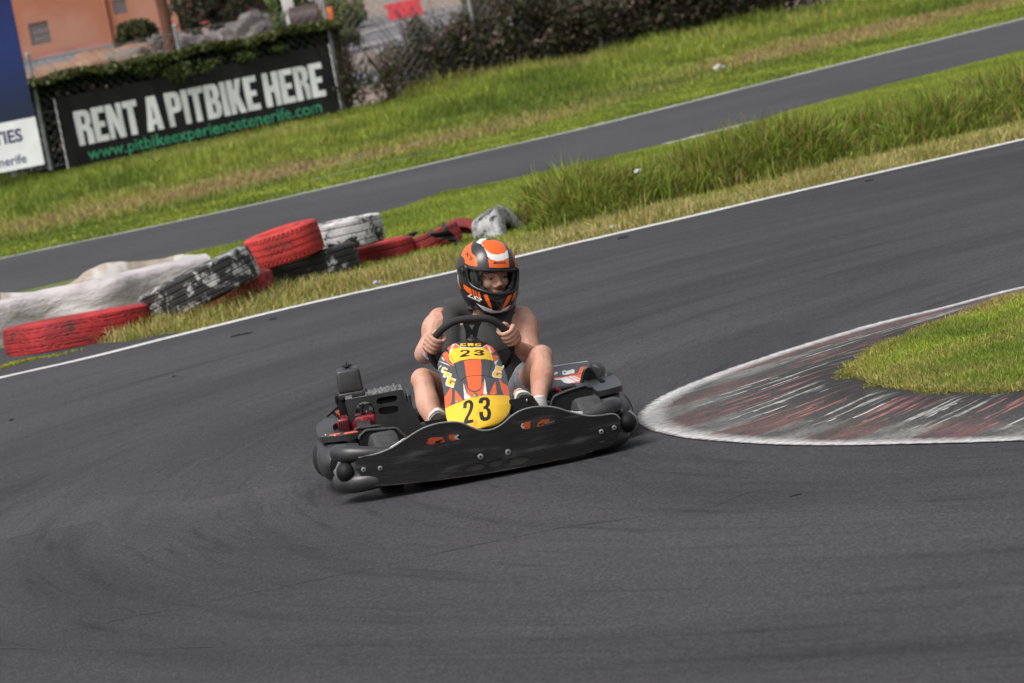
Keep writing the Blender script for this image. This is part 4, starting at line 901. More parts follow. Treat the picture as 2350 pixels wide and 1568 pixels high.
# bushes on the bank
def bush(px, py, w_, h_, n, base, lab, size=.07, flowers=None, name='bush', raise_=0.):
    c0 = hit(px, py); e = empty(name, tuple(c0)); tag(e, lab, 'bush')
    q = RNG.normal(0, 1, (n, 3)); q /= np.linalg.norm(q, axis=1)[:, None]; q *= RNG.random((n, 1)) ** .4
    P = np.c_[q[:, 0] * w_ / 2, q[:, 1] * w_ / 3, (q[:, 2] * .5 + .5) * h_ + raise_]; k = np.array([noise.noise(Vector((p[0] * 2.5 + px, p[1] * 2.5, p[2] * 2.5))) for p in P]); P = P[k > -.12]
    leafobj('foliage', P, size, np.asarray(base), None, None, parent=e)
    if flowers is not None:
        P = P[RNG.random(len(P)) < .02] * [1.05, 1.1, 1.03]; leafobj('flowers', P, size * 1.3, np.asarray(flowers), None, None, parent=e)
    b = MB()
    for i in range(6):
        tp_ = RNG.uniform([-w_ * .35, -w_ * .2, h_ * .5 + raise_], [w_ * .35, w_ * .2, h_ * .9 + raise_]); b.sweep([(0, 0, -.1), tp_ * [.3, .3, .5], tp_], [.03, .02, .008], seg=6, smooth=4)
    b.build('stem', m_stem, e)
bush(318, 120, 1.1, .75, 2600, (.075, .08, .03), 'round olive green bush between the orange wall and the tree trunk')
bush(505, 95, 2.1, 1.3, 5200, (.07, .075, .045), 'loose grey green bush with small pink flowers left of the roller', flowers=(.50, .08, .10), raise_=.15)
bush(640, 95, .45, .55, 900, (.14, .17, .05), 'pale green small bush left of the roller')
bush(795, 70, 1.1, .75, 2200, (.13, .15, .04), 'yellow green bush right of the roller with the orange lamp')
bush(790, 150 - 50, .7, .3, 900, (.10, .12, .035), 'low green bush between roller and grey bank')
bush(1110, 22, .9, .5, 1500, (.10, .12, .03), 'dark bush with yellow flowers behind the hedge at the top', flowers=(.6, .42, .02))
leafobj('yucca', hit(660, 40) + RNG.normal(0, 1, (500, 3)) * [.18, .1, .22] + [0, 0, .35], .16, np.array([.12, .17, .05]), 'spiky light green plant beside the white post of the roller', 'plant')
# road roller seen from behind
rp = hit(690, 108); rl = empty('road_roller', (rp[0], rp[1], rp[2])); tag(rl, 'parked machine with a dark maroon drum, white frame and orange warning panel behind the banner', 'road roller'); ro = np.array(rl.location); YR = rp[1]
def rw(px, py, dy=0): return W(px, py, YR + dy) - ro
m_drum = mat('maroon_drum', (.05, .018, .018), (.03, .014, .014), rough=.5, scale=5); m_wf = mat('white_frame_paint', (.55, .54, .53), rough=.5); m_og = mat('orange_panel', (.75, .16, .03), rough=.45); m_blk = mat('black_machine', (.015, .015, .015), rough=.6)
a_, b_ = rw(668, 55), rw(735, 40); dcen = (a_ + b_) / 2; L_ = np.linalg.norm(b_ - a_)
b = MB(); b.lathe([(.0, -L_ / 2), (.30, -L_ / 2), (.33, -L_ / 2 + .03), (.33, L_ / 2 - .03), (.30, L_ / 2), (0, L_ / 2)], c=dcen, ax=(1, 0, 0), seg=32); b.build('drum', m_drum, rl)
b = MB(); b.box(dcen + [0, .1, -.40], (L_ * 1.0, .5, .30), bev=.04); b.build('chassis', m_blk, rl)
b = MB(); b.sweep([rw(672, 88) - [0, 0, .3], rw(661, 38), rw(654, -20)], .045, seg=8); b.box(rw(660, 8), (.25, .1, .4), bev=.02); b.build('frame_post', m_wf, rl)
b = MB(); b.box(rw(757, 40), (.16, .1, .42), bev=.02); b.build('warning_panel', m_og, rl)
b = MB(); b.ball(rw(766, 66), (.05, .05, .05)); b.build('marker_lamp', mat('amber_lens', (.7, .35, .15), rough=.3), rl)
# red plastic barrier
rb = hit(933, 42); r_e = empty('plastic_barrier', tuple(rb)); tag(r_e, 'bright red plastic road barrier standing on the grey bank', 'barrier')
b = MB(); w_ = .76; pr = [(-w_ / 2, 0), (w_ / 2, 0), (w_ / 2, .12), (w_ / 2 - .03, .30), (w_ / 2 + .05, .33), (w_ / 2 + .05, .38), (-w_ / 2 - .05, .38), (-w_ / 2 - .05, .33), (-w_ / 2 + .02, .30), (-w_ / 2, .12)]
n = len(pr); V_ = [(x, -.14 + .08 * (z / .4), z) for x, z in pr] + [(x, .14 - .08 * (z / .4), z) for x, z in pr]; b.add(V_, [tuple(range(n)), tuple(range(2 * n - 1, n - 1, -1))] + [(i, n + i, n + (i + 1) % n, (i + 1) % n) for i in range(n)]); b.build('barrier_body', mat('red_plastic', (.62, .03, .05), (.5, .025, .04), rough=.4, scale=3), r_e, smooth=False); r_e.rotation_euler[1] = D_(-2)
# grey concrete kerb bands on the bank
m_conc = mat('grey_concrete', (.26, .24, .25), (.18, .17, .175), rough=.9, scale=2, bump=.4, bscale=10)
for i, (pts, lab) in enumerate([([(790, 100), (900, 66), (1000, 42), (1120, 12)], 'upper grey concrete edging across the bank below the red barrier'), ([(800, 126), (900, 100), (1010, 72)], 'lower broken grey concrete edging across the bank')]):
    P = np.array([hit(x, y) for x, y in pts]); b = MB(); Pm = catmull(P, 12); b.sweep(Pm + [0, 0, .02], [.10 if i == 0 else .13], seg=8, flat=(1, 1, .8)); o = b.build('concrete_edging', m_conc); tag(o, lab, 'edging')
# ================================================================== THE KART
KYAW, KROLL = math.radians(2.5), math.radians(1.5)
KO_ = G(1114, 1106)
kart = empty('go_kart', tuple(KO_), (0, 0, 0)); tag(kart, 'rental go kart with a yellow and orange nose panel reading 23 and black plastic bumpers', 'go kart')
kart.rotation_mode = 'XYZ'; KMm = Matrix.Rotation(KYAW, 3, 'Z') @ Matrix.Rotation(KROLL, 3, 'Y'); kart.rotation_euler = KMm.to_euler(); KMn = np.array(KMm)
SP = {'M': (1200, 900, 1909 / 1400), 'N': (1600, 1300, 2195 / 700), 'H': (1600, 900, 1829 / 700), 'E': (1230, 1400, 1517 / 600), 'R': (2000, 1350, 1568 / 600)}
def px_of(sp, x, y): a = SP[sp]; return (a[0] + x / a[2]) * .57373, (a[1] + y / a[2]) * .57373
def to_sp(sp, P): a = SP[sp]; P = np.asarray(P); return np.stack([(P[:, 0] / .57373 - a[0]) * a[2], (P[:, 1] / .57373 - a[1]) * a[2]], 1)
def K(sp, x, y, ky):                    # kart-frame point at depth ky behind the bumper
    px, py = px_of(sp, x, y); o = KMn.T @ (CP - KO_); d = KMn.T @ ray(px, py); return o + d * (ky - o[1]) / d[1]
def KZ(sp, x, y, kz):
    px, py = px_of(sp, x, y); o = KMn.T @ (CP - KO_); d = KMn.T @ ray(px, py); return o + d * (kz - o[2]) / d[2]
def k2w(P): return np.asarray(P) @ KMn.T + KO_
m_plas = mat('grey_plastic', (.026, .026, .028), (.050, .049, .048), rough=.36, spec=.5, scale=9, detail=8, lo=.45, hi=.75, bump=.08, bscale=60)
m_plas2 = mat('light_worn_plastic', (.11, .11, .11), (.20, .20, .198), rough=.5, scale=14, detail=8, lo=.4, hi=.7, bump=.1, bscale=60)
m_black = mat('black_plastic', (.007, .007, .0075), (.013, .013, .013), rough=.6, scale=10, spec=.25)
m_plate = mat('scuffed_black_plate', (.006, .006, .0065), (.014, .014, .014), spec=.28, rough=.5, scale=5, stretch=(1, 1, 5), c3=(.06, .06, .06), s3=5., lo3=.55, hi3=.78, bump=.15, bscale=25)
m_steel = mat('zinc_bolt', (.42, .42, .41), (.25, .25, .25), rough=.35, metal=.7, scale=60)
m_tub = mat('black_tube', (.012, .012, .012), rough=.35)
C_OR = (.80, .125, .035); C_YE = (.83, .50, .025)
m_g = {'grey': mat('print_grey', (.055, .055, .058), (.07, .07, .073), rough=.32, scale=6, coat=.15), 'black': mat('print_black', (.012, .012, .013), rough=.32, coat=.15),
       'orange': mat('print_orange', C_OR, tuple(v * .88 for v in C_OR), rough=.32, coat=.15, scale=5), 'yellow': mat('print_yellow', C_YE, tuple(v * .9 for v in C_YE), rough=.32, coat=.15, scale=5),
       'white': mat('print_white', (.72, .72, .71), (.6, .6, .6), rough=.32, coat=.15, scale=8), 'scuff': mat('orange_scuff', (.82, .33, .03), rough=.4), 'pink': mat('pink_scuff', (.75, .22, .2), rough=.4)}
GK = list(m_g); GM = [m_g[k] for k in GK]
def paint(C_, sp, polys, base='grey'):  # material index per point from printed shapes
    q = to_sp(sp, PJ(C_)); idx = np.full(len(q), GK.index(base))
    for col, pl in polys: idx[inpoly(q, pl)] = GK.index(col)
    return idx
def solid(o, t, off=-1.):
    s_ = o.modifiers.new('thickness', 'SOLIDIFY'); s_.thickness = t; s_.offset = off; return o
def bev(o, wd=.003, seg=2):
    s_ = o.modifiers.new('rounded', 'BEVEL'); s_.width = wd; s_.segments = seg; s_.limit_method = 'ANGLE'; s_.angle_limit = math.radians(40); return o
def sheet(name, sp, outline, ky, th, m, parent, holes=(), bend=None, cut=.03, bevel=.0015, smoothn=0, bow=None):
    """plastic sheet traced in the kart's XZ plane, bent by bend(x,z)->dy"""
    f = ky if callable(ky) else (lambda x, y: ky)
    def tr_(pl, s_=smoothn):
        P = np.array([K(sp, x, y, f(x, y)) for x, y in pl])
        if s_: P = catmull(P, s_, closed=True)
        return P
    L_ = [tr_(outline)] + [tr_(h_) for h_ in holes]; bm = bmesh.new(); flat = [bm.verts.new((p[0], 0, p[2])) for l_ in L_ for p in l_]
    y0_ = L_[0][:, 1].mean()
    for t in tessellate_polygon([[Vector((p[0], p[2], 0)) for p in l_] for l_ in L_]):
        try: bm.faces.new([flat[i] for i in t])
        except ValueError: pass
    if bend:
        x_ = [v.co.x for v in bm.verts]; a, b_ = min(x_), max(x_); x = a + cut
        while x < b_: bmesh.ops.bisect_plane(bm, geom=bm.verts[:] + bm.edges[:] + bm.faces[:], plane_co=(x, 0, 0), plane_no=(1, 0, 0)); x += cut
    bmesh.ops.recalc_face_normals(bm, faces=bm.faces)
    for v in bm.verts: v.co.y = y0_ + (bend(v.co.x, v.co.z) if bend else 0)
    if sum(fc.normal.y for fc in bm.faces) > 0:
        for fc in bm.faces: fc.normal_flip()
    me = bpy.data.meshes.new(name); bm.to_mesh(me); bm.free(); me.materials.append(m); o = bpy.data.objects.new(name, me); S.collection.objects.link(o); o.parent = parent
    solid(o, th); 
    if bevel: bev(o, bevel)
    return o
def printed(name, sp, outline, ky, polys, base, parent, res=4., th=.003, bulge=None):
    """thin printed shell: fine grid inside an outline, material per cell"""
    ol = np.array(outline, float); lo, hi = ol.min(0), ol.max(0); nx, ny = int((hi[0] - lo[0]) / res) + 1, int((hi[1] - lo[1]) / res) + 1
    gx, gy = np.meshgrid(lo[0] + np.arange(nx + 1) * res, lo[1] + np.arange(ny + 1) * res); f = ky if callable(ky) else (lambda x, y: ky)
    V = np.array([K(sp, x, y, f(x, y)) for x, y in zip(gx.ravel(), gy.ravel())]); i, j = np.meshgrid(np.arange(nx), np.arange(ny)); i, j = i.ravel(), j.ravel(); a = j * (nx + 1) + i
    F = np.stack([a, a + nx + 1, a + nx + 2, a + 1], 1); cs = np.stack([lo[0] + (i + .5) * res, lo[1] + (j + .5) * res], 1); ok = inpoly(cs, ol); F = F[ok]
    used, inv = np.unique(F, return_inverse=True); F = inv.reshape(F.shape); V = V[used]; idx = paint(k2w(V[F].mean(1)), sp, polys, base)
    o = mesh(name, V, F, GM, parent, mi=idx); solid(o, th); return o

# ---- front plate
plate_ol = [(303, 1320), (306, 1295), (322, 1278), (355, 1268), (420, 1255), (500, 1222), (560, 1183), (620, 1142), (680, 1108), (755, 1085), (830, 1077), (885, 1084), (930, 1103), (975, 1120), (1015, 1123), (1060, 1113), (1108, 1086), (1150, 1048), (1200, 1017), (1265, 998), (1340, 993), (1400, 1001), (1460, 1020), (1520, 1037), (1580, 1048), (1640, 1047), (1700, 1040), (1732, 1046), (1752, 1068), (1758, 1110), (1745, 1152), (1722, 1190), (1690, 1215), (1600, 1238), (1400, 1283), (1200, 1322), (1010, 1355), (800, 1385), (600, 1410), (460, 1424), (395, 1426), (355, 1405), (325, 1365)]
slotL = [(684, 1186), (688, 1172), (705, 1163), (780, 1150), (850, 1141), (873, 1146), (880, 1158), (868, 1172), (790, 1185), (712, 1199), (692, 1196)]
slotR = [(1204, 1098), (1210, 1083), (1230, 1076), (1300, 1065), (1370, 1057), (1390, 1063), (1394, 1076), (1380, 1088), (1300, 1102), (1230, 1116), (1212, 1111)]
rec = [[(888, 1344), (900, 1322), (935, 1305), (985, 1297), (1008, 1306), (1012, 1324), (985, 1336), (900, 1350)], [(1020, 1300), (1035, 1288), (1100, 1277), (1111, 1285), (1098, 1308), (1060, 1322), (1036, 1320)], [(1128, 1298), (1140, 1275), (1170, 1266), (1225, 1262), (1250, 1272), (1246, 1288), (1210, 1302), (1134, 1311)]]
pb = lambda x, z: .50 * max(0, abs(x - .03) - .12) ** 2 * .55
plate = sheet('front_plate', 'M', plate_ol, 0., .006, m_plate, kart, holes=[slotL, slotR] + rec, bend=pb, bevel=.0022)
m_pocket = mat('pocket_plastic', (.014, .014, .014), (.022, .022, .02), rough=.5, scale=30)
for r_ in rec:
    sheet('recess', 'M', [(x, y) for x, y in r_], .006, .004, m_pocket, plate, bend=pb)
b = MB(); P = [K('M', x, y, 0) for x, y in plate_ol[2:29]]; P = np.array([[p[0], pb(p[0], 0) + .003, p[2] + .001] for p in P]); b.sweep(P, .0042, seg=7, smooth=5); b.build('top_lip', m_plas2, plate)
b = MB(); P = [K('M', x, y, 0) for x, y in plate_ol[33:42]]; P = np.array([[p[0], pb(p[0], 0) + .003, p[2]] for p in P]); b.sweep(P, .0035, seg=6, smooth=5); b.build('worn_lower_edge', mat('worn_edge', (.07, .055, .035), (.02, .018, .015), rough=.8, scale=60), plate)
for (x, y, r_) in [(348, 1341, .0105), (438, 1332, .0105), (984, 1263, .0125), (1135, 1238, .0125), (1647, 1132, .0105), (1719, 1112, .0105)]:
    p = K('M', x, y, 0); yy = pb(p[0], 0); b = MB(); b.lathe([(0, .0035), (r_ * .38, .003), (r_ * .42, .006), (r_, .0045), (r_, 0), (r_ * .9, -.001)], c=(p[0], yy - .001, p[2]), ax=(0, -1, 0), seg=18); bo = b.build('bolt', m_steel, plate)
    b = MB(); b.lathe([(0, .0075), (r_ * .36, .0072), (r_ * .40, .004)], c=(p[0], yy - .001, p[2]), ax=(0, -1, 0), seg=6); b.build('bolt_socket', m_black, plate)
# ---- nose fairing behind the plate
nf = [(470, 1245), (492, 1212), (560, 1168), (640, 1138), (700, 1130), (900, 1120), (1000, 1135), (1120, 1095), (1200, 1050), (1300, 1018), (1440, 1015), (1540, 1018), (1553, 1045), (1520, 1100), (1380, 1140), (1200, 1180), (800, 1240), (600, 1280)]
np_ = [('white', [(470, 1260), (480, 1205), (560, 1160), (640, 1120), (650, 1180), (600, 1260)]), ('orange', [(595, 1152), (640, 1128), (665, 1150), (620, 1160)]), ('white', [(1430, 1000), (1560, 1000), (1560, 1120), (1450, 1100)]),
       ('orange', [(684, 1200), (690, 1165), (712, 1158), (740, 1162), (760, 1185), (745, 1200)]), ('orange', [(712, 1175), (735, 1160), (775, 1158), (790, 1178), (780, 1196), (715, 1206)]), ('black', [(735, 1182), (790, 1166), (760, 1190), (738, 1196)]), ('orange', [(810, 1145), (835, 1140), (862, 1165), (845, 1182), (815, 1170)]), ('white', [(838, 1158), (862, 1138), (872, 1142), (856, 1160), (880, 1176), (866, 1180)]), ('black', [(872, 1142), (890, 1142), (890, 1170), (860, 1160)]), ('grey', [(676, 1160), (700, 1158), (702, 1185), (680, 1190)]),
       ('orange', [(1204, 1120), (1228, 1070), (1258, 1070), (1255, 1118)]), ('white', [(1200, 1090), (1222, 1078), (1212, 1096), (1226, 1100), (1216, 1114), (1202, 1108)]), ('orange', [(1290, 1104), (1300, 1078), (1330, 1056), (1358, 1052), (1362, 1075), (1396, 1072), (1396, 1092), (1330, 1104)]), ('black', [(1298, 1090), (1330, 1078), (1330, 1084), (1310, 1096)])]
printed('nose_fairing', 'M', nf, .045, np_, 'grey', kart, res=3.)
b = MB(); b.box((.02, .14, .12), (1.0, .12, .10), bev=.04); b.build('nose_core', m_black, kart)
# ---- front bumper tubes (grey plastic), one piece each side
def bumper(sg, cx=.0):
    X = lambda v: sg * v * (.945 if sg < 0 else .965)
    b = MB()
    b.sweep([(X(.30), .06, .185), (X(.42), .062, .190), (X(.52), .075, .200), (X(.595), .11, .207), (X(.632), .18, .207), (X(.63), .26, .202), (X(.60), .31, .200), (X(.54), .33, .20)], [.022, .026, .032, .038, .039, .037, .032, .022], seg=18, smooth=7)
    b.sweep([(X(.30), .07, .085), (X(.44), .072, .082), (X(.54), .08, .080), (X(.605), .12, .080), (X(.64), .19, .082), (X(.63), .28, .084), (X(.58), .32, .085)], [.030, .036, .042, .044, .042, .034, .02], seg=18, smooth=7)
    b.sweep([(X(.50), .10, .19), (X(.565), .125, .13), (X(.53), .10, .065)], [.045, .05, .045], seg=16, smooth=6)
    o = b.build('front_bumper', m_plas, kart)
    rc = K('E', 392, 1235, .11) if sg < 0 else K('R', 1322, 885, .16); b = MB(); b.ball(rc, (.044, .055, .046), seg=24, rings=16); b.build('bumper_roller', m_black, o)
    b = MB(); b.sweep([rc + [X(.020), .0, .045], rc + [X(.045), -.005, 0], rc + [X(.020), .0, -.045]], .009, seg=8, smooth=5); b.build('roller_collar', m_plas2, o)
    return o
bumper(-1); bumper(1)
# ---- tyres and rims
m_tyre = mat('kart_tyre', (.028, .028, .029), (.045, .045, .045), rough=.75, scale=30, bump=.2, bscale=70)
def wheel(x, y, r, wd, steer=0.):
    e = empty('wheel', (x, y, r), (0, 0, steer)); e.parent = kart
    h = wd / 2; b = MB(); b.lathe([(r * .52, -h * .8), (r * .60, -h), (r * .82, -h), (r * .95, -h * .88), (r, -h * .62), (r * 1.005, 0), (r, h * .62), (r * .95, h * .88), (r * .82, h), (r * .60, h), (r * .52, h * .8)], ax=(1, 0, 0), seg=40); b.build('tyre', m_tyre, e)
    b = MB(); b.lathe([(0, -h * .4), (r * .25, -h * .4), (r * .3, -h * .2), (r * .45, -h * .3), (r * .52, -h * .82), (r * .50, h * .82), (r * .4, h * .3), (r * .2, h * .4), (0, h * .4)], ax=(1, 0, 0), seg=32); b.build('rim', m_steel, e)
    return e
tl = K('E', 765, 885, .29); trr = K('R', 905, 672, .29)
wheel(tl[0], .30, .128, .12, .12); wheel(trr[0], .30, .128, .12, .12); wheel(-.50, 1.30, .138, .19); wheel(.50, 1.30, .138, .19)
# ---- black fender flaps with a lighter rim
def flap_panel(name, sp, ol, rim, ky, parent=kart):
    o = sheet(name, sp, ol, ky, .006, m_black, parent, bend=lambda x, z: 0, bevel=.001)
    b = MB(); b.sweep([K(sp, x, y, ky - .002) for x, y in rim], .0065, seg=8, smooth=5); b.build('flap_rim', m_plas, o); return o
flap_panel('wheel_flap', 'E', [(520, 880), (545, 852), (585, 818), (640, 808), (860, 792), (905, 800), (950, 842), (1010, 890), (1060, 900), (1060, 1040), (540, 1020), (525, 940)], [(525, 900), (530, 872), (555, 848), (590, 818), (650, 808), (860, 793), (905, 800), (945, 840), (1000, 892)], .40)
flap_panel('wheel_flap', 'E', [(480, 810), (500, 795), (700, 768), (740, 775), (775, 800), (780, 900), (500, 920)], [(478, 822), (500, 795), (600, 782), (700, 768), (742, 776), (775, 805)], .52)
flap_panel('wheel_flap', 'R', [(525, 705), (555, 640), (590, 612), (860, 512), (900, 508), (930, 518), (962, 518), (976, 560), (980, 660), (940, 780), (540, 780)], [(532, 715), (555, 642), (590, 608), (720, 555), (860, 512), (895, 508), (930, 520), (964, 518)], .42)
# ---- side pods
def pod(sg, cx):
    X = lambda v: sg * v + cx; b = MB()
    b.sweep([(X(.585), .46, .125), (X(.60), .52, .13), (X(.605), .75, .13), (X(.60), 1.05, .13), (X(.58), 1.28, .13), (X(.55), 1.36, .13)], [.055, .090, .098, .098, .092, .06], seg=24, smooth=7, flat=(1.0, 1, 1.02))
    o = b.build('side_pod', m_plas, kart)
    b = MB(); b.sweep([(X(.655), .56, .12), (X(.672), .72, .12), (X(.672), .98, .12), (X(.655), 1.14, .12)], [.03, .042, .042, .03], seg=16, smooth=6, flat=(1, 1, 1.5)); b.build('pod_insert', m_black, o)
    b = MB(); b.lathe([(0, .006), (.012, .006), (.016, .002), (.016, 0)], c=(X(.62), .448, .10), ax=(0, -1, 0), seg=16); b.build('pod_bolt', m_steel, o)
    # flat flange on top with an opening
    out = [(X(.46 if sg < 0 else .56), .50), (X(.56), .475), (X(.64), .52), (X(.675), .62), (X(.675), 1.08), (X(.63), 1.26), (X(.50 if sg < 0 else .58), 1.30), (X(.44 if sg < 0 else .55), 1.26), (X(.44 if sg < 0 else .55), .56)]; inn = [(X(.52), .60), (X(.58), .60), (X(.60), .66), (X(.60), .98), (X(.56), 1.04), (X(.50), 1.02), (X(.50), .64)] if sg < 0 else [(X(.595), .80), (X(.615), .80), (X(.62), .86), (X(.61), .98), (X(.595), .98)]
    out = catmull([np.array([*p, 0]) for p in out], 5, True)[:, :2]; inn = catmull([np.array([*p, 0]) for p in inn], 5, True)[:, :2]; bm = bmesh.new(); fl = [bm.verts.new((*p, .226)) for l_ in (out, inn) for p in l_]
    for t in tessellate_polygon([[Vector((*p, 0)) for p in out], [Vector((*p, 0)) for p in inn]]): bm.faces.new([fl[i] for i in t])
    bmesh.ops.recalc_face_normals(bm, faces=bm.faces)
    for f in bm.faces:
        if f.normal.z < 0: f.normal_flip()
    me = bpy.data.meshes.new('pod_flange'); bm.to_mesh(me); bm.free(); me.materials.append(m_plas2 if False else m_plas); f_ = bpy.data.objects.new('pod_flange', me); S.collection.objects.link(f_); f_.parent = o; solid(f_, .026, 1.); bev(f_, .009, 3)
    return o
podL = pod(-1, .0); podR = pod(1, .015)
b = MB(); b.box((-.60, .53, .254), (.05, .035, .006), bev=.002); b.box((-.53, .50, .254), (.06, .03, .006), bev=.002); b.build('orange_sticker', m_g['orange'], podL)
for (x, y) in [(-.64, .60), (-.60, .505), (-.49, .53)]:
    b = MB(); b.ball((x, y, .253), (.007, .007, .004), seg=10, rings=6); b.build('rivet', m_steel, podL)
# ---- right pod: raised printed panel and arch
pp = [(540, 300), (700, 270), (905, 247), (935, 252), (955, 285), (990, 330), (1040, 430), (1060, 475), (1000, 515), (850, 520), (700, 548), (540, 575)]
ppol = [('orange', [(818, 372), (838, 312), (965, 296), (985, 322), (905, 318), (880, 350), (862, 440), (735, 404), (720, 392)]), ('black', [(740, 393), (870, 372), (868, 378), (760, 396)]), ('orange', [(545, 425), (740, 400), (860, 436), (850, 470), (700, 482), (640, 438), (560, 438)]), ('white', [(545, 436), (640, 428), (700, 412), (795, 464), (720, 482), (670, 472), (640, 445), (560, 440)]), ('white', [(712, 410), (742, 404), (838, 452), (808, 462)]), ('white', [(756, 404), (778, 402), (850, 435), (852, 448)]),
        ('white', [(648, 372), (655, 348), (680, 345), (700, 352), (765, 330), (782, 345), (775, 375), (740, 378), (690, 392), (660, 390)]), ('grey', [(662, 362), (680, 356), (690, 366), (682, 378), (668, 376)]), ('white', [(548, 372), (600, 358), (604, 380), (548, 398)]), ('white', [(540, 300), (905, 247), (915, 252), (700, 279), (540, 309)])]
pnl = printed('pod_panel', 'R', pp, lambda x, y: 1.22 - (y - 250) * .0011, ppol, 'grey', podR, res=3.5, th=.02)
b = MB(); b.sweep([K('R', x, y, .98) for x, y in [(848, 520), (852, 480), (868, 400), (890, 340), (925, 316), (962, 322), (1000, 370), (1040, 440), (1062, 480)]], .0085, seg=10, smooth=6); b.build('pod_arch', m_plas, podR)
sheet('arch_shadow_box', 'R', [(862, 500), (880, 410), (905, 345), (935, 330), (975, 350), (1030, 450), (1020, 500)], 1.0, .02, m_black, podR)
b = MB(); b.sweep([K('R', x, y, 1.15) for x, y in [(955, 290), (1000, 300), (1030, 330), (1060, 400), (1110, 400), (1165, 415)]], [.02, .026, .028, .030, .034, .028], seg=14, smooth=5, flat=(1, 3, 1)); b.build('pod_shoulder', m_plas, podR)
b = MB(); b.sweep([K('R', x, y, .72) for x, y in [(565, 535), (600, 545), (632, 575)]], .010, seg=10, smooth=4); b.build('red_latch', mat('red_plastic_latch', (.45, .02, .02), rough=.35), kart)
b = MB(); b.sweep([K('R', x, y, .80) for x, y in [(540, 555), (640, 535), (760, 510), (770, 530), (700, 560), (580, 600)]], .012, seg=10, smooth=5); b.build('side_rail', m_plas, kart)
# ---- engine
en = empty('engine', (0, 0, 0)); en.parent = kart
m_red = mat('red_cast_paint', (.26, .010, .016), (.13, .007, .010), rough=.38, scale=12, coat=.3)
cov = sheet('engine_cover', 'E', [(378, 540), (385, 510), (400, 500), (560, 474), (900, 408), (950, 402), (970, 415), (985, 478), (1010, 520), (1060, 560), (1100, 640), (1165, 790), (1160, 900), (700, 900), (690, 760), (686, 640), (665, 570), (625, 530), (580, 522), (530, 535), (495, 575), (482, 650), (474, 710), (455, 738), (432, 735), (415, 690), (398, 600)], .98, .006, m_plas, kart, holes=[[(694, 518), (705, 495), (735, 482), (870, 461), (897, 465), (908, 485), (900, 510), (870, 528), (745, 548), (708, 545)], [(714, 612), (725, 590), (750, 578), (880, 565), (912, 572), (923, 595), (912, 622), (880, 640), (765, 655), (728, 645)]], bend=lambda x, z: 0, bevel=.002)
zt = K('E', 700, 448, .98)[2]
fl_, fr_ = K('E', 388, 508, .98), K('E', 960, 405, .98)
tb = [(fl_[0], .982), (fr_[0], .982), (fr_[0] + .0, 1.06), (fr_[0] - .015, 1.26), (fl_[0] + .10, 1.26), (fl_[0], 1.12)]
b = MB(); xs0, xs1 = fl_[0], fr_[0]
zl, zr = fl_[2], fr_[2]
def tz(x): return zl + (zr - zl) * (x - xs0) / (xs1 - xs0)
def tp_plate(x0, x1, y0, y1, hh=.010):
    V = [(x0, y0, tz(x0)), (x1, y0, tz(x1)), (x1, y1, tz(x1)), (x0, y1, tz(x0))]; V += [(a_, c_, z_ - hh) for a_, c_, z_ in V]
    return V, [(0, 1, 2, 3), (7, 6, 5, 4), (0, 4, 5, 1), (1, 5, 6, 2), (2, 6, 7, 3), (3, 7, 4, 0)]
xm = xs0 + (xs1 - xs0) * .36
for a_ in [(xm, xs1, .986, 1.26), (xs0, xm - .002, .986, 1.03), (xs0, xs0 + .03, 1.032, 1.20), (xs0 + .032, xm - .002, 1.17, 1.20)]: b.add(*tp_plate(*a_))
o = b.build('cover_top', m_plas2, cov, smooth=False)
b = MB()
for i in range(5):
    x = xm + .022 + (xs1 - xm - .05) * i / 4; b.sweep([(x, 1.02, tz(x) + .003), (x - .006, 1.22, tz(x) + .003)], .006, seg=8)
b.build('cover_rib', m_plas2, o)
for (x, y) in [(xm + .005, 1.0), (xm + .01, 1.24), (xs1 - .03, 1.24), (xs1 - .025, 1.06), (xs1 - .045, 1.15), (xs1 - .02, 1.12)]:
    b = MB(); b.lathe([(0, .012), (.006, .012), (.006, .005), (.010, .004), (.010, 0)], c=(x, y, tz(x)), seg=8); b.build('cover_bolt', m_steel, o)
# right wing of the cover going down to the seat
b = MB(); r0 = K('E', 968, 412, .98); b.box((r0[0] + .02, 1.12, r0[2] - .09), (.02, .27, .14), bev=.008); b.build('cover_side', m_plas, cov)
b = MB(); b.box((K('E', 830, 600, 1.1)[0], 1.12, .21), (.12, .20, .24), bev=.02); b.build('dark_slot_backing', m_black, en)  # black box added behind the cover slots to make their interior dark
c_ = K('E', 560, 730, 1.06); b = MB(); b.box(c_, (.125, .16, .075), bev=.015); b.lathe([(0, .05), (.026, .05), (.034, .03), (.036, 0), (.036, -.02)], c=c_ + [.015, -.07, -.005], ax=(0, -1, 0), seg=24); b.build('crankcase', m_red, en)
c2 = K('E', 365, 755, 1.02); b = MB(); b.box(c2, (.052, .17, .07), bev=.012); fan = b.build('fan_housing', m_red, en)
b = MB()
for i in range(5):
    b.box(c2 + [-.020 + .010 * i, -.0865, .003], (.0045, .004, .044), R=Matrix.Rotation(.12, 3, 'Y'))
b.build('air_slots', m_black, fan)
m_alu = mat('cast_metal', (.20, .19, .18), (.10, .095, .09), rough=.5, metal=.5, scale=20)
c3 = K('E', 610, 590, 1.08); b = MB()
for i in range(5): b.box(c3 + [.0, .0, -.025 + .012 * i], (.075, .10, .005), bev=.001)
b.lathe([(0, .03), (.022, .03), (.024, 0), (.024, -.03)], c=c3 + [0, -.02, .0], ax=(0, -1, 0), seg=20); b.lathe([(0, .008), (.009, .008), (.01, 0)], c=K('E', 640, 590, 1.0), ax=(0, -1, 0), seg=10); b.ball(K('E', 600, 625, 1.0), (.006, .006, .006)); b.build('cylinder_head', m_alu, en)
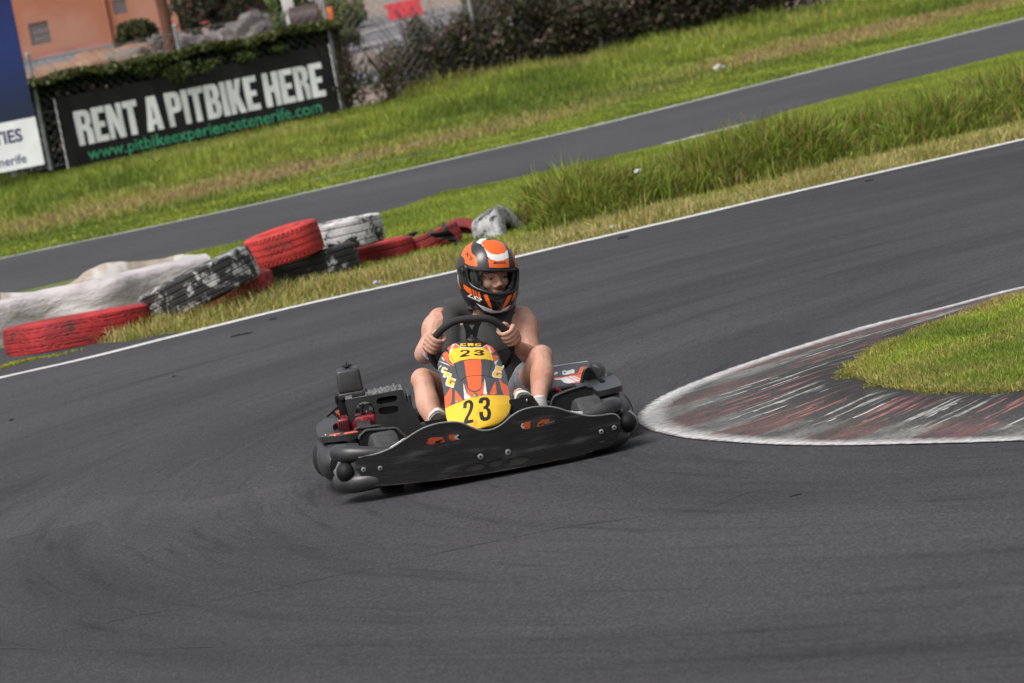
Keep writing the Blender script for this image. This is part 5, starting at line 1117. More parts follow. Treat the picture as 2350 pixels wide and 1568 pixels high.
b = MB(); b.sweep([K('E', x, y, 1.0) for x, y in [(560, 545), (545, 600), (560, 680), (582, 770)]], .005, seg=8, smooth=5); b.build('throttle_cable', m_tub, en)
b = MB(); b.box(K('E', 630, 700, 1.0), (.02, .02, .03), bev=.004); b.build('carburettor', mat('brass_dirty', (.25, .2, .13), rough=.5, metal=.4), en)
# air box (tall grey box) with knob, on a black bracket
tc_ = K('E', 420, 300, 1.25); b = MB(); w0 = K('E', 545, 300, 1.25)[0] - K('E', 282, 300, 1.25)[0]; h0 = K('E', 420, 185, 1.25)[2] - K('E', 420, 425, 1.25)[2]
bm = bmesh.new(); bmesh.ops.create_cube(bm, size=1)
for v in bm.verts:
    k = 1.0 if v.co.z < 0 else .90; v.co = Vector((v.co.x * w0 * k, v.co.y * .17 * k, v.co.z * h0))
bmesh.ops.bevel(bm, geom=bm.edges[:], offset=.014, segments=4, affect='EDGES', profile=.5)
bm.verts.ensure_lookup_table(); b.add(np.array([v.co[:] for v in bm.verts]) + tc_, [[v.index for v in f.verts] for f in bm.faces]); bm.free()
ab = b.build('air_box', m_plas, kart)
b = MB(); b.box(tc_ + [0, 0, -h0 / 2 - .012], (w0 * 1.03, .178, .030), bev=.008); b.build('air_box_base', m_plas, ab)
b = MB(); kc = tc_ + [0, 0, h0 / 2]; b.lathe([(0, .016), (.018, .016), (.024, .011), (.024, .006), (.012, .004), (.010, -.002)], c=kc, seg=20); b.sweep([kc + [0, 0, .014], kc + [.0, 0, .030]], [.003, .002], seg=8); b.build('knob', m_black, ab)
b = MB(); bc = K('E', 345, 570, 1.24); b.box(bc, (.045, .08, .115), bev=.006); b.box(K('E', 290, 500, 1.22), (.012, .05, .03), bev=.003); b.build('air_box_bracket', m_black, ab)
# pull starter handle
b = MB(); b.sweep([K('E', x, y, .95) for x, y in [(195, 668), (300, 570)]], .0085, seg=8); b.sweep([K('E', x, y, .955) for x, y in [(248, 625), (330, 695)]], .006, seg=8); b.build('starter_handle', m_tub, en)
sheet('starter_tag', 'E', [(288, 632), (318, 605), (330, 672)], 1.0, .003, m_g['orange'], en)
sheet('rear_bumper_end', 'E', [(150, 770), (152, 725), (165, 708), (240, 700), (300, 690), (310, 760), (200, 765), (170, 775)], 1.30, .05, m_plas, kart, bevel=.006)
b = MB(); b.sweep([(-.60, 1.46, .16), (-.40, 1.52, .17), (.40, 1.52, .17), (.60, 1.46, .16)], .035, seg=14, smooth=6); b.build('rear_bumper', m_black, kart)
# ---- chassis, floor, seat, pedals
b = MB(); b.box((.03, .55, .048), (.62, 1.0, .006), bev=.002); b.build('floor_tray', m_black, kart)
m_frame = mat('chassis_paint', (.02, .02, .02), rough=.4)
b = MB()
for sg in (-1, 1):
    b.sweep([(sg * .22, .10, .06), (sg * .30, .35, .06), (sg * .33, .8, .07), (sg * .30, 1.40, .09)], .015, seg=10, smooth=6)
b.sweep([(-.30, .35, .062), (.30, .35, .062)], .014, seg=10); b.sweep([(-.50, 1.30, .138), (.50, 1.30, .138)], .018, seg=12); b.sweep([(-.42, .30, .13), (-.3, .32, .09), (.3, .32, .09), (.46, .30, .13)], .014, seg=10)
b.build('chassis', m_frame, kart)
def seat():
    V = []; F = []; nu, nv = 24, 20
    for j in range(nv + 1):
        t = j / nv
        yy = .86 + .44 * min(1, t * 1.25) ** .9 + max(0, t - .55) * .22; zz = .055 + .02 * (1 - t) + .42 * max(0, t - .45) ** 1.2 * 1.3
        for i in range(nu + 1):
            u = -1 + 2 * i / nu; wv = .165 + .02 * math.sin(t * 3); V.append((.165 + wv * math.sin(u * 1.35) / math.sin(1.35), yy - .10 * u * u * (t > .4) * (t - .4), zz + .17 * abs(u) ** 3 * (1 - .45 * abs(t - .5))))
    F = [(j * (nu + 1) + i, j * (nu + 1) + i + 1, (j + 1) * (nu + 1) + i + 1, (j + 1) * (nu + 1) + i) for j in range(nv) for i in range(nu)]
    return solid(mesh('seat', V, F, m_black, kart), .008)
seat()
for (sp_, pl, ky) in [('M', [(680, 1072), (800, 1052), (812, 1100), (808, 1140), (700, 1150), (690, 1100)], .22), ('M', [(1140, 955), (1272, 931), (1280, 985), (1284, 1060), (1150, 1080)], .24)]:
    p_ = sheet('pedal_guard', sp_, pl, ky, .006, m_black, kart, bevel=.0012)
b = MB(); b.ball(K('M', 1238, 958, .235), (.005, .004, .008)); b.build('guard_rivet', m_steel, kart)
# ---- nose panel (the tall printed one)
rows = [(196, 830, 950), (203, 770, 1010), (213, 730, 1050), (225, 695, 1082), (245, 655, 1118), (270, 620, 1150), (300, 585, 1182), (350, 540, 1222), (400, 508, 1248), (450, 484, 1266), (500, 470, 1282), (540, 478, 1300), (580, 490, 1318), (640, 506, 1340), (700, 520, 1352), (800, 540, 1364), (900, 553, 1374), (960, 560, 1388), (1000, 562, 1392), (1050, 566, 1386), (1100, 572, 1368), (1150, 580, 1335), (1200, 592, 1286), (1240, 620, 1235), (1270, 670, 1180), (1295, 760, 1100), (1308, 860, 1020)]
rr = np.array(rows, float); nu, nv = 190, 300; yy = np.linspace(196, 1308, nv + 1)
yd = np.interp(yy, [196, 230, 300, 430, 560, 800, 1000, 1308], [.665, .635, .60, .565, .50, .36, .24, .10])
V = []
for y, d in zip(yy, yd):
    l_, r_ = np.interp(y, rr[:, 0], rr[:, 1]), np.interp(y, rr[:, 0], rr[:, 2])
    for i in range(nu + 1):
        u = -1 + 2 * i / nu; bl_ = np.interp(y, [196, 430, 800, 1308], [.05, .11, .10, .03]); V.append(K('N', (l_ + r_) / 2 + u * (r_ - l_) / 2, y, d - bl_ * (1 - abs(u) ** 2.4)))
V = np.array(V); F = np.array([(j * (nu + 1) + i, (j + 1) * (nu + 1) + i, (j + 1) * (nu + 1) + i + 1, j * (nu + 1) + i + 1) for j in range(nv) for i in range(nu)])
def tf(pl, cx, cy, sx, sy, a=0.):
    c, s_ = math.cos(a), math.sin(a); return [(cx + x * sx * c - y * sy * s_, cy + x * sx * s_ + y * sy * c) for x, y in pl]
Cc = [(0, .2), (.15, 0), (1, 0), (1, .3), (.4, .3), (.4, .7), (1, .7), (1, 1), (.15, 1), (0, .8)]
Rr = [(0, 0), (.85, 0), (1, .18), (1, .5), (.82, .64), (1, 1), (.62, 1), (.48, .70), (.38, .70), (.38, 1), (0, 1)]
Gg = [(0, .2), (.15, 0), (1, 0), (1, .28), (.4, .28), (.4, .72), (.64, .72), (.64, .45), (1, .45), (1, 1), (.15, 1), (0, .8)]
T2 = [(790, 1050), (795, 990), (820, 955), (865, 940), (900, 950), (920, 985), (918, 1040), (895, 1100), (862, 1160), (850, 1195), (922, 1185), (920, 1225), (800, 1250), (798, 1215), (810, 1180), (850, 1110), (872, 1050), (878, 1000), (868, 980), (850, 978), (838, 1000), (835, 1045)]
T3 = [(988, 985), (990, 940), (1010, 915), (1060, 905), (1105, 912), (1128, 945), (1128, 1000), (1105, 1040), (1135, 1060), (1145, 1110), (1135, 1170), (1100, 1200), (1050, 1208), (1010, 1190), (995, 1140), (992, 1090), (1040, 1085), (1045, 1130), (1060, 1160), (1085, 1155), (1098, 1120), (1090, 1075), (1070, 1055), (1045, 1055), (1045, 1020), (1070, 1015), (1082, 985), (1075, 950), (1055, 945), (1040, 960), (1040, 985)]
npol = [('black', [(440, 180), (1320, 180), (1240, 330), (1180, 330), (1060, 290), (700, 290), (600, 330), (560, 330)]),
        ('orange', [(590, 300), (640, 245), (690, 224), (770, 272), (1020, 272), (1085, 238), (1150, 270), (1195, 325), (1150, 370), (1060, 300), (700, 300), (640, 350)]),
        ('yellow', [(655, 300), (720, 286), (900, 276), (1050, 290), (1120, 330), (1160, 390), (1175, 450), (1080, 430), (900, 425), (760, 445), (660, 490), (620, 440), (610, 380), (625, 330)]),
        ('orange', [(535, 362), (560, 345), (595, 345), (612, 380), (604, 430), (612, 470), (690, 512), (640, 505), (560, 440)]), ('orange', [(1165, 378), (1232, 385), (1236, 410), (1200, 445), (1180, 462)]),
        ('white', [(662, 240), (640, 290), (618, 338), (640, 345), (662, 285), (690, 240)]), ('white', [(1085, 258), (1118, 270), (1152, 345), (1130, 352), (1108, 300)]), ('white', [(478, 455), (530, 465), (600, 492), (628, 515), (560, 488)]), ('white', [(518, 392), (548, 420), (556, 458), (530, 430)]), ('white', [(1180, 468), (1236, 428), (1215, 470), (1200, 510)]),
        ('black', [(690, 222), (800, 190), (980, 190), (1090, 240), (1040, 276), (900, 284), (760, 276), (712, 246)]), ('white', [(695, 232), (712, 240), (765, 276), (900, 286), (1035, 278), (1085, 246), (1092, 252), (1040, 288), (900, 294), (755, 286)]),
        ('yellow', tf(Cc, 755, 232, 74, 34)), ('yellow', tf(Rr, 848, 230, 76, 35)), ('yellow', tf(Gg, 940, 232, 76, 36)),
        ('black', [(750, 342), (765, 320), (810, 310), (860, 315), (878, 332), (868, 355), (820, 378), (875, 376), (870, 390), (750, 408), (760, 385), (835, 345), (838, 330), (820, 324), (795, 328), (785, 342)]),
        ('black', [(925, 335), (945, 315), (1000, 312), (1050, 320), (1055, 338), (1030, 348), (1060, 362), (1050, 382), (1000, 386), (935, 380), (922, 362), (965, 360), (985, 370), (1010, 365), (1005, 352), (970, 350), (972, 340), (1005, 336), (1000, 325), (975, 328), (962, 338)]),
        ('orange', [(802, 452), (900, 434), (1015, 430), (1022, 500), (1020, 640), (1018, 780), (992, 808), (935, 832), (872, 808), (857, 780), (832, 640), (814, 520)]),
        ('orange', [(820, 730), (845, 800), (868, 826), (935, 852), (1000, 826), (1028, 790), (1046, 690), (1052, 780), (1040, 862), (985, 895), (905, 905), (862, 892), (838, 830)]),
        ('white', [(795, 718), (812, 790), (838, 862), (892, 906), (890, 925), (808, 934), (800, 830)]), ('white', [(1060, 666), (1076, 760), (1092, 862), (1062, 872), (1045, 860), (1056, 770)]),
        ('orange', [(690, 812), (740, 878), (785, 942), (690, 985), (688, 900)]), ('orange', [(1197, 705), (1216, 872), (1122, 876), (1160, 780)]), ('orange', [(646, 775), (652, 860), (645, 960), (620, 1030), (556, 1055), (552, 920), (600, 840)]), ('orange', [(1238, 662), (1290, 728), (1360, 768), (1378, 882), (1300, 876), (1268, 800)]),
        *[x for (g_, cx_, cy_, w_, h_, a_) in ((Cc, 550, 528, 46, 56, .45), (Rr, 572, 588, 78, 56, .35), (Gg, 606, 655, 92, 96, .30)) for x in (('white', tf(g_, cx_ - 10, cy_ - 8, w_ + 20, h_ + 20, a_)), ('yellow', tf(g_, cx_, cy_, w_, h_, a_)))], ('orange', [(640, 690), (662, 684), (664, 706), (644, 712)]),
        *[x for (g_, cx_, cy_, w_, h_, a_) in ((Rr, 1212, 512, 76, 60, .30), (Gg, 1172, 580, 100, 66, .12)) for x in (('white', tf(g_, cx_ - 9, cy_ - 8, w_ + 18, h_ + 18, a_)), ('yellow', tf(g_, cx_, cy_, w_, h_, a_)))], ('orange', [(1208, 606), (1228, 608), (1224, 624), (1206, 620)]),
        ('yellow', [(540, 1060), (700, 985), (880, 915), (960, 895), (1100, 880), (1250, 880), (1400, 886), (1420, 1000), (1400, 1330), (540, 1330)]),
        ('pink', [(1040, 866), (1075, 862), (1105, 882), (1040, 888)]), ('scuff', [(1000, 1035), (1020, 1030), (985, 1100), (955, 1145), (950, 1125)]), ('scuff', [(925, 1205), (958, 1180), (975, 1235), (940, 1305), (912, 1300)]), ('scuff', [(925, 905), (990, 895), (960, 935)]),
        ('black', T2), ('black', T3)]
npn = mesh('nose_panel', V, F, GM, kart, mi=paint(k2w(V[F].mean(1)), 'N', npol, 'grey')); solid(npn, .004)
def bvh_of(o, world=True):
    from mathutils.bvhtree import BVHTree
    M_ = np.array([v.co[:] for v in o.data.vertices]); return BVHTree.FromPolygons([Vector(v) for v in M_], [list(p.vertices) for p in o.data.polygons])
bvN = bvh_of(npn)
def onN(x, y):
    px, py = px_of('N', x, y); o = KMn.T @ (CP - KO_); d = KMn.T @ ray(px, py); h_, n_, _, _ = bvN.ray_cast(Vector(o), Vector(d).normalized()); return h_, n_
for x, y, r_ in [(948, 880, .011), (718, 962, .0065), (1190, 868, .005)]:
    h_, n_ = onN(x, y)
    if h_:
        if n_.y > 0: n_ = -n_
        b = MB(); b.lathe([(0, .002), (r_ * .4, .002), (r_ * .45, .005), (r_, .003), (r_, 0)], c=tuple(h_), ax=tuple(n_), seg=18); b.build('panel_bolt', m_steel, npn)
# panel seam lines
b = MB()
for pl in ([(690, 500), (720, 620), (755, 700), (815, 660), (900, 640), (1020, 634), (1110, 645)], [(640, 390), (662, 440), (690, 500)], [(1133, 440), (1140, 500), (1115, 640), (1160, 660)], [(690, 380), (640, 390)]):
    q_ = [onN(x, y) for x, y in pl]; q_ = [np.array(a_) + np.array(n_ if n_.y < 0 else -n_) * .0006 for a_, n_ in q_ if a_ is not None]
    if len(q_) > 2: b.sweep(q_, .0010, seg=4, smooth=5)
b.build('seam_lines', m_black, npn)
b = MB()
for pl in ([(480, 560), (500, 530), (530, 505), (540, 520), (500, 560), (485, 575)], [(1285, 535), (1300, 515), (1300, 540), (1280, 545)]): b.sweep([K('N', x, y, .50) for x, y in pl], .0025, seg=6, smooth=4)
b.build('cable_tie', m_steel, kart)
# ---- steering wheel
sw = empty('steering_wheel', (0, 0, 0)); sw.parent = kart
swd = lambda y: .66 + (y - 508) / 317 * .13
rimM = [(935, 512), (1010, 510), (1060, 526), (1112, 568), (1146, 630), (1150, 700), (1115, 762), (1035, 812), (935, 826), (835, 812), (755, 770), (716, 715), (716, 660), (745, 602), (800, 550), (862, 520)]
rim3 = [K('M', x, y, swd(y)) for x, y in rimM]
b = MB(); b.sweep(catmull(rim3 + [rim3[0]], 8), .0165, seg=14, caps=False); m_suede = mat('wheel_grip', (.012, .012, .012), (.02, .02, .02), rough=.8, scale=120, bump=.3); b.build('rim', m_suede, sw)
sheet('spoke_plate', 'M', [(885, 532), (992, 530), (975, 565), (965, 610), (975, 660), (1060, 690), (1140, 665), (1152, 700), (1118, 762), (1080, 800), (1000, 740), (900, 740), (830, 790), (770, 770), (728, 700), (800, 690), (895, 660), (905, 610), (900, 570)], lambda x, y: swd(620), .006, m_tub, sw, holes=[[(920, 545), (952, 545), (938, 572)], [(930, 600), (942, 600), (942, 612), (930, 612)]], bevel=.001)
b = MB(); h0_ = K('M', 938, 640, swd(640)); b.lathe([(0, .03), (.03, .03), (.035, .02), (.035, 0)], c=h0_, ax=(0, -.75, -.65), seg=24); b.sweep([h0_, (h0_[0] * .4 + .01, .35, .12)], .011, seg=10); b.build('steering_column', m_frame, sw)
# ================================================================== THE DRIVER
pr_ = empty('person', tuple(KO_ + KMn @ np.array([.165, 1.05, .06]))); tag(pr_, 'driver in charcoal sleeveless shirt and orange and black helmet gripping the kart steering wheel', 'person')
PO = np.array(pr_.location)
def loc(P): return np.asarray(P) - PO   # world -> person frame
def KW(sp, x, y, ky): return k2w(K(sp, x, y, ky)[None])[0] - PO
def KL(x, y, z): return k2w(np.array([[x, y, z]]))[0] - PO
def limb(b, P, r, smooth=5, seg=16): b.sweep(P, r, seg=seg, smooth=smooth)
def fuse(b, name, vox, m, parent, sm=4, smf=.6, bake=True):
    V = np.vstack(b.V); o = mesh(name, V, b.F, m, parent)
    bm = bmesh.new(); bm.from_mesh(o.data); bmesh.ops.recalc_face_normals(bm, faces=bm.faces); bm.to_mesh(o.data); bm.free()
    r_ = o.modifiers.new('r', 'REMESH'); r_.mode = 'VOXEL'; r_.voxel_size = vox; r_.use_smooth_shade = True
    s_ = o.modifiers.new('s', 'SMOOTH'); s_.iterations = sm; s_.factor = smf
    dg = bpy.context.evaluated_depsgraph_get(); me = bpy.data.meshes.new_from_object(o.evaluated_get(dg)); old = o.data; o.modifiers.clear(); o.data = me; bpy.data.meshes.remove(old)
    me.name = name; me.materials.clear(); me.materials.append(m); me.polygons.foreach_set('use_smooth', np.ones(len(me.polygons), bool)); return o
def skinmat():
    m = mat('skin', (.45, .235, .16), (.55, .32, .235), rough=.48, scale=7, detail=6, bump=.3, bscale=70, spec=.35, c3=(.42, .17, .11), s3=11., lo3=.5, hi3=.7)
    b = m.node_tree.nodes['Principled BSDF']; b.inputs['Subsurface Weight'].default_value = .12; b.inputs['Subsurface Radius'].default_value = (.010, .004, .002); b.inputs['Subsurface Scale'].default_value = 1.
    return m
m_skin = skinmat()
b = MB()
# torso
pel = KL(.165, 1.14, .19)
shL, shR = KW('M', 762, 520, 1.12), KW('M', 1212, 510, 1.10)
chest = (shL + shR) / 2 + [0, .0, -.10]; neck = (shL + shR) / 2 + [.012, -.01, .05]
b.ball(chest, (.150, .100, .150)); b.ball((chest + pel) / 2, (.135, .095, .15)); b.ball(pel, (.16, .12, .12)); b.ball(chest + [0, .0, .07], (.175, .075, .06))
b.sweep([chest + [0, 0, .08], neck, neck + [.01, -.03, .08]], [.085, .062, .058], seg=18, smooth=4)
# arms
elL = KW('M', 678, 712, 1.00); elR = KW('M', 1268, 722, .98)
wrL = KW('M', 712, 690, .80); wrR = KW('M', 1172, 655, .80)
b.ball(shL + [.004, 0, -.004], (.060, .060, .062)); b.ball(shR + [-.004, 0, -.004], (.060, .060, .062)); b.sweep([shL + [.0, 0, .005], chest + [-.07, 0, .04]], [.055, .07]); b.sweep([shR + [.0, 0, .005], chest + [.07, 0, .04]], [.055, .07])
limb(b, [shL + [.02, 0, .0], shL + (elL - shL) * .22 + [-.008, 0, .004], shL + (elL - shL) * .55, elL + [0, 0, .01], elL + (wrL - elL) * .3, elL + (wrL - elL) * .7, wrL], [.056, .058, .047, .043, .043, .033, .027])
limb(b, [shR + [-.02, 0, .0], shR + (elR - shR) * .22 + [.008, 0, .004], shR + (elR - shR) * .55, elR + [0, 0, .01], elR + (wrR - elR) * .3, elR + (wrR - elR) * .7, wrR], [.056, .058, .048, .043, .043, .033, .027])
# legs
knL, knR = KW('M', 672, 848, .70), KW('M', 1316, 722, .70)
anL, anR = KL(-.150, .40, .165), KW('M', 1303, 985, .44)
hpL, hpR = KL(.075, 1.10, .17), KL(.255, 1.10, .17)
def leg(hp, kn, an, side):
    d = an - kn; th = kn - hp
    limb(b, [hp, hp + th * .35, hp + th * .72, kn + [0, .015, .0], kn + d * .04 + [0, -.012, 0], kn + d * .22 + [side * .006, .006, 0], kn + d * .42 + [side * .008, .012, 0], kn + d * .68 + [0, .006, 0], an], [.086, .080, .062, .054, .050, .050, .054, .040, .031], smooth=5, seg=20)
    b.ball(kn + [0, -.022, .012], (.044, .036, .044))
leg(hpL, knL, anL, -1); leg(hpR, knR, anR, 1)
# feet
toeL, toeR = KW('M', 748, 1010, .28), KW('M', 1188, 912, .30)
hlL, hlR = anL + [0, .02, -.075], anR + [.004, .01, -.07]
for an, toe, hl in ((anL, toeL, hlL), (anR, toeR, hlR)):
    limb(b, [an, (an + hl) / 2, hl + (toe - hl) * .3, toe], [.034, .036, .034, .024], smooth=4)
# hands: palm, four curled fingers and a thumb round the rim
RIMW = [k2w(p[None])[0] - PO for p in rim3]
def hand(p, t, o_, wr, side):
    t = t / np.linalg.norm(t); c = np.cross(t, o_) ; c /= np.linalg.norm(c)
    if c[1] > 0: c = -c                                        # c towards the camera
    o_ = np.cross(c, t) * (1 if np.cross(c, t) @ o_ > 0 else -1); o_ /= np.linalg.norm(o_)
    at_ = lambda tt, oo, cc: p + t * tt + o_ * oo + c * cc
    # palm
    kn = [at_(.034, .034, -.010), at_(.012, .037, -.008), at_(-.010, .036, -.009), at_(-.031, .033, -.013)]
    for k_, r_ in zip(kn, (.0135, .014, .0135, .012)):
        b.sweep([wr, wr + (k_ - wr) * .5 + o_ * .006, k_], [.020, .0165, r_], seg=10, smooth=4)
    b.ball((wr + at_(0, .03, -.02)) / 2, (.030, .032, .034))
    for tt, k_, r_, ln in ((.034, kn[0], .0098, .95), (.012, kn[1], .0102, 1.), (-.010, kn[2], .0098, .97), (-.031, kn[3], .0086, .85)):
        R_ = .0165 + r_ + .001; pts = [k_]
        for a in (20, 62, 100, 138, 168): a = math.radians(a * ln); pts.append(at_(tt * .97, math.cos(a) * R_ * 1.12, math.sin(a) * R_ * 1.12))
        b.sweep(pts, [r_ * 1.18, r_ * 1.12, r_ * 1.0, r_ * 1.06, r_ * .95, r_ * .78], seg=10, smooth=4)
    # thumb from the side of the palm, closing over the inside of the rim
    b.sweep([wr + (at_(.03, .01, -.03) - wr) * .35, at_(.038, .004, -.034), at_(.046, -.020, -.020), at_(.045, -.031, .004), at_(.036, -.030, .022)], [.016, .0145, .0118, .0115, .0085], seg=10, smooth=4)
gL, gR = KW('M', 733, 648, swd(648)), KW('M', 1140, 605, swd(600))
tL = KW('M', 760, 590, swd(590)) - KW('M', 716, 690, swd(690)); tR = KW('M', 1105, 560, swd(560)) - KW('M', 1152, 650, swd(650))
hand(gL, tL, np.array([-1., 0, 0]), wrL, -1); hand(gR, tR, np.array([1., 0, 0]), wrR, 1)
# head inside the helmet
HC = KW('H', 918, 505, 1.06)            # helmet centre
HQ = Matrix.Rotation(math.radians(5.5), 3, 'Y') @ Matrix.Rotation(math.radians(23), 3, 'Z') @ Matrix.Rotation(math.radians(6), 3, 'X')
HQn = np.array(HQ)                      # local -Y is where the face looks
def hl(x, y, z): return HC + HQn @ (np.array([x, y, z]) * 1.10 + [0, -.012, .004])
hb = MB()
def hball(c, r): b.ball(hl(*c), np.array(r) * 1.10, R=HQn)
hball((0, .02, .035), (.078, .098, .095)); hball((0, -.015, -.035), (.064, .074, .088)); hball((0, -.045, -.088), (.032, .034, .030))
hball((0, -.066, .008), (.058, .022, .022))                     # brow
hball((-.032, -.062, -.034), (.026, .024, .026)); hball((.032, -.062, -.034), (.026, .024, .026))   # cheeks
b.sweep([hl(0, -.082, .004), hl(0, -.097, -.022), hl(0, -.108, -.040)], [.010, .0115, .014], seg=12, smooth=5)   # nose
hball((-.0125, -.094, -.043), (.0095, .010, .008)); hball((.0125, -.094, -.043), (.0095, .010, .008))
hball((0, -.086, -.066), (.021, .010, .0055)); hball((0, -.084, -.076), (.018, .011, .006))         # lips
for s_ in (-1, 1): b.ball(hl(s_ * .078, .01, -.01), (.010, .02, .03), R=HQn)
b.sweep([neck + [0, 0, .02], hl(0, .02, -.06)], [.058, .055], seg=16)
body = fuse(b, 'body', .0042, m_skin, pr_, sm=3, smf=.5)
# face details
m_eye = mat('eye_white', (.26, .22, .20), rough=.3); m_iris = mat('eye_dark', (.03, .018, .012), rough=.15); m_hair = mat('dark_hair', (.018, .012, .009), rough=.6)
for s_ in (-1, 1):
    e = MB(); e.ball(hl(s_ * .031, -.0745, -.010), (.0120, .0115, .0055), R=HQn); eo = e.build('eye', m_eye, body)
    e = MB(); e.ball(hl(s_ * .031 + .002, -.0835, -.011), (.0058, .005, .0052), R=HQn); e.build('iris', m_iris, eo)
    e = MB(); e.sweep([hl(s_ * .017, -.0885, -.003), hl(s_ * .031, -.0885, .000), hl(s_ * .046, -.080, -.005)], [.002, .0028, .0018], seg=8, smooth=4); e.build('eyelid', m_skin, eo)
    e = MB(); e.sweep([hl(s_ * .013, -.091, .011), hl(s_ * .030, -.0905, .018), hl(s_ * .050, -.078, .010)], [.0022, .0028, .0015], seg=8, smooth=4, flat=(1, .6, 1)); e.build('eyebrow', m_hair, body)
e = MB(); e.sweep([hl(-.017, -.0945, -.071), hl(0, -.0975, -.070), hl(.017, -.0945, -.071)], [.0012, .0018, .0012], seg=6, smooth=4); e.build('mouth_line', mat('mouth_shadow', (.10, .03, .025)), body)
e = MB(); e.sweep([hl(-.02, -.094, -.058), hl(0, -.0985, -.056), hl(.02, -.094, -.058)], [.0015, .0024, .0015], seg=8, smooth=4); e.build('moustache', m_hair, body)
m_bala = mat('pale_head_cloth', (.42, .42, .41), (.34, .34, .33), rough=.85, scale=40)
e = MB(); e.sweep([hl(-.084, -.018, -.012), hl(-.076, -.052, .012), hl(-.055, -.075, .036), hl(0, -.088, .046), hl(.055, -.075, .036), hl(.076, -.052, .012)], [.016, .015, .015, .015, .014, .012], seg=10, smooth=5, flat=(1, .7, 1)); e.build('head_cloth', m_bala, body)

# ---- helmet
def helmet_v(n_=340, k_=250):
    vv = [1, .97, .9, .78, .6, .4, .15, -.1, -.3, -.5, -.7, -.85, -1.]
    wx = [0.0, .30, .55, .76, .905, .975, 1.0, 1.0, .985, .95, .88, .79, .66]
    yf = [0.0, .30, .55, .76, .90, .97, 1.0, 1.02, 1.04, 1.08, 1.10, 1.04, .90]
    yb = [0.0, .32, .58, .80, .94, 1.0, 1.02, 1.0, .95, .86, .74, .62, .50]
    V = []; z = np.cos(np.linspace(0, math.pi, k_ + 1)) * .5 + .5; z = -1 + 2 * z
    z = np.r_[np.linspace(1, .9, 22)[:-1], np.linspace(.9, -1, k_ - 20)]
    def smooth(v, tb): return np.interp(-v, [-q for q in vv], tb)
    def top(v): return math.sqrt(max(0, 1 - max(0, (v - .0)) ** 2.25)) if v > .0 else None
    for v in z:
        t_ = top(v)
        if t_ is not None: a_, f_, r_ = t_, t_, t_ * 1.02
        else: a_, f_, r_ = np.interp(-v, [0, .2, .4, .6, .8, .92, 1.], [1, 1.0, .975, .915, .80, .70, .60]), np.interp(-v, [0, .3, .6, .8, .92, 1.], [1., 1.03, 1.08, 1.06, .99, .88]), np.interp(-v, [0, .3, .6, .85, 1.], [1.02, .97, .82, .66, .5])
        for k in range(n_):
            t = 2 * math.pi * k / n_; cx, cy = math.cos(t), math.sin(t); e = 2.25; cx, cy = math.copysign(abs(cx) ** (2 / e), cx), math.copysign(abs(cy) ** (2 / e), cy)
            pinch = 1.
            V.append((.131 * a_ * cx * pinch, (.150 * f_ if cy < 0 else .155 * r_) * cy, .158 * v if v > 0 else .162 * v))
    n = n_; R_ = len(z); F = [(i * n + k, (i + 1) * n + k, (i + 1) * n + (k + 1) % n, i * n + (k + 1) % n) for i in range(R_ - 1) for k in range(n)]
    return np.array(V), np.array(F)
V, F = helmet_v(); Vw = V @ HQn.T + HC; ce = Vw[F].mean(1); nrm = np.cross(Vw[F[:, 1]] - Vw[F[:, 0]], Vw[F[:, 3]] - Vw[F[:, 0]]); front = ((ce - HC) @ (HQn @ np.array([0, -1, 0]))) > 0
visor = catmull([np.array([x, y, 0.]) for x, y in [(708, 462), (730, 452), (800, 470), (1000, 482), (1150, 476), (1215, 462), (1226, 480), (1222, 590), (1198, 668), (1150, 704), (1060, 722), (960, 714), (880, 692), (790, 655), (738, 612), (712, 540)]], 6, True)[:, :2]
cam_side = (ce + PO)[:, 1] < (HC + PO)[1] + .10
q = to_sp('H', PJ(ce + PO)); cutm = inpoly(q, visor) & front & cam_side
F = F[~cutm]; ce = ce[~cutm]; cam_side = cam_side[~cutm]
hp_ = [('orange', [(845, 182), (900, 158), (1000, 156), (1080, 190), (1118, 262), (1090, 292), (1020, 311), (950, 300), (900, 262), (860, 215)]),
       ('white', [(795, 182), (850, 138), (940, 122), (900, 150), (845, 182), (862, 220), (900, 266), (950, 302), (1020, 312), (1090, 293), (1124, 262), (1136, 342), (1080, 371), (1010, 376), (950, 362), (915, 330), (905, 290), (858, 205)]),
       ('orange', [(918, 345), (955, 366), (1010, 378), (1080, 373), (1136, 346), (1142, 445), (1030, 450), (934, 445)]),
       ('orange', [(636, 320), (665, 255), (700, 212), (765, 172), (742, 225), (746, 290), (790, 332), (808, 370), (808, 436), (740, 428), (680, 402), (672, 350)]),
       ('orange', [(1165, 275), (1200, 330), (1224, 420), (1230, 445), (1208, 445), (1195, 370)]),
       ('orange', [(662, 618), (720, 655), (830, 706), (852, 778), (790, 752), (700, 702), (668, 665)]), ('black', [(738, 660), (752, 668), (768, 745), (756, 738)]), ('black', [(766, 672), (780, 680), (796, 756), (784, 752)]), ('black', [(795, 686), (808, 692), (824, 768), (812, 762)]),
       ('white', [(600, 520), (607, 520), (612, 600), (628, 650), (620, 640), (604, 590)]), ('orange', [(606, 560), (616, 600), (634, 660), (628, 670), (612, 620)]),
       ('orange', [(872, 728), (912, 728), (936, 790), (964, 874), (930, 852), (895, 790)]), ('orange', [(1132, 735), (1172, 728), (1142, 800), (1088, 868), (1068, 872), (1100, 800)]),
       ('orange', [(1188, 715), (1214, 690), (1208, 740), (1180, 790), (1170, 790)]),
       ('white', [(795, 818), (850, 845), (920, 870), (962, 880), (968, 897), (1057, 897), (1066, 880), (1110, 864), (1160, 836), (1115, 892), (1060, 916), (1005, 930), (940, 918), (870, 890)])]
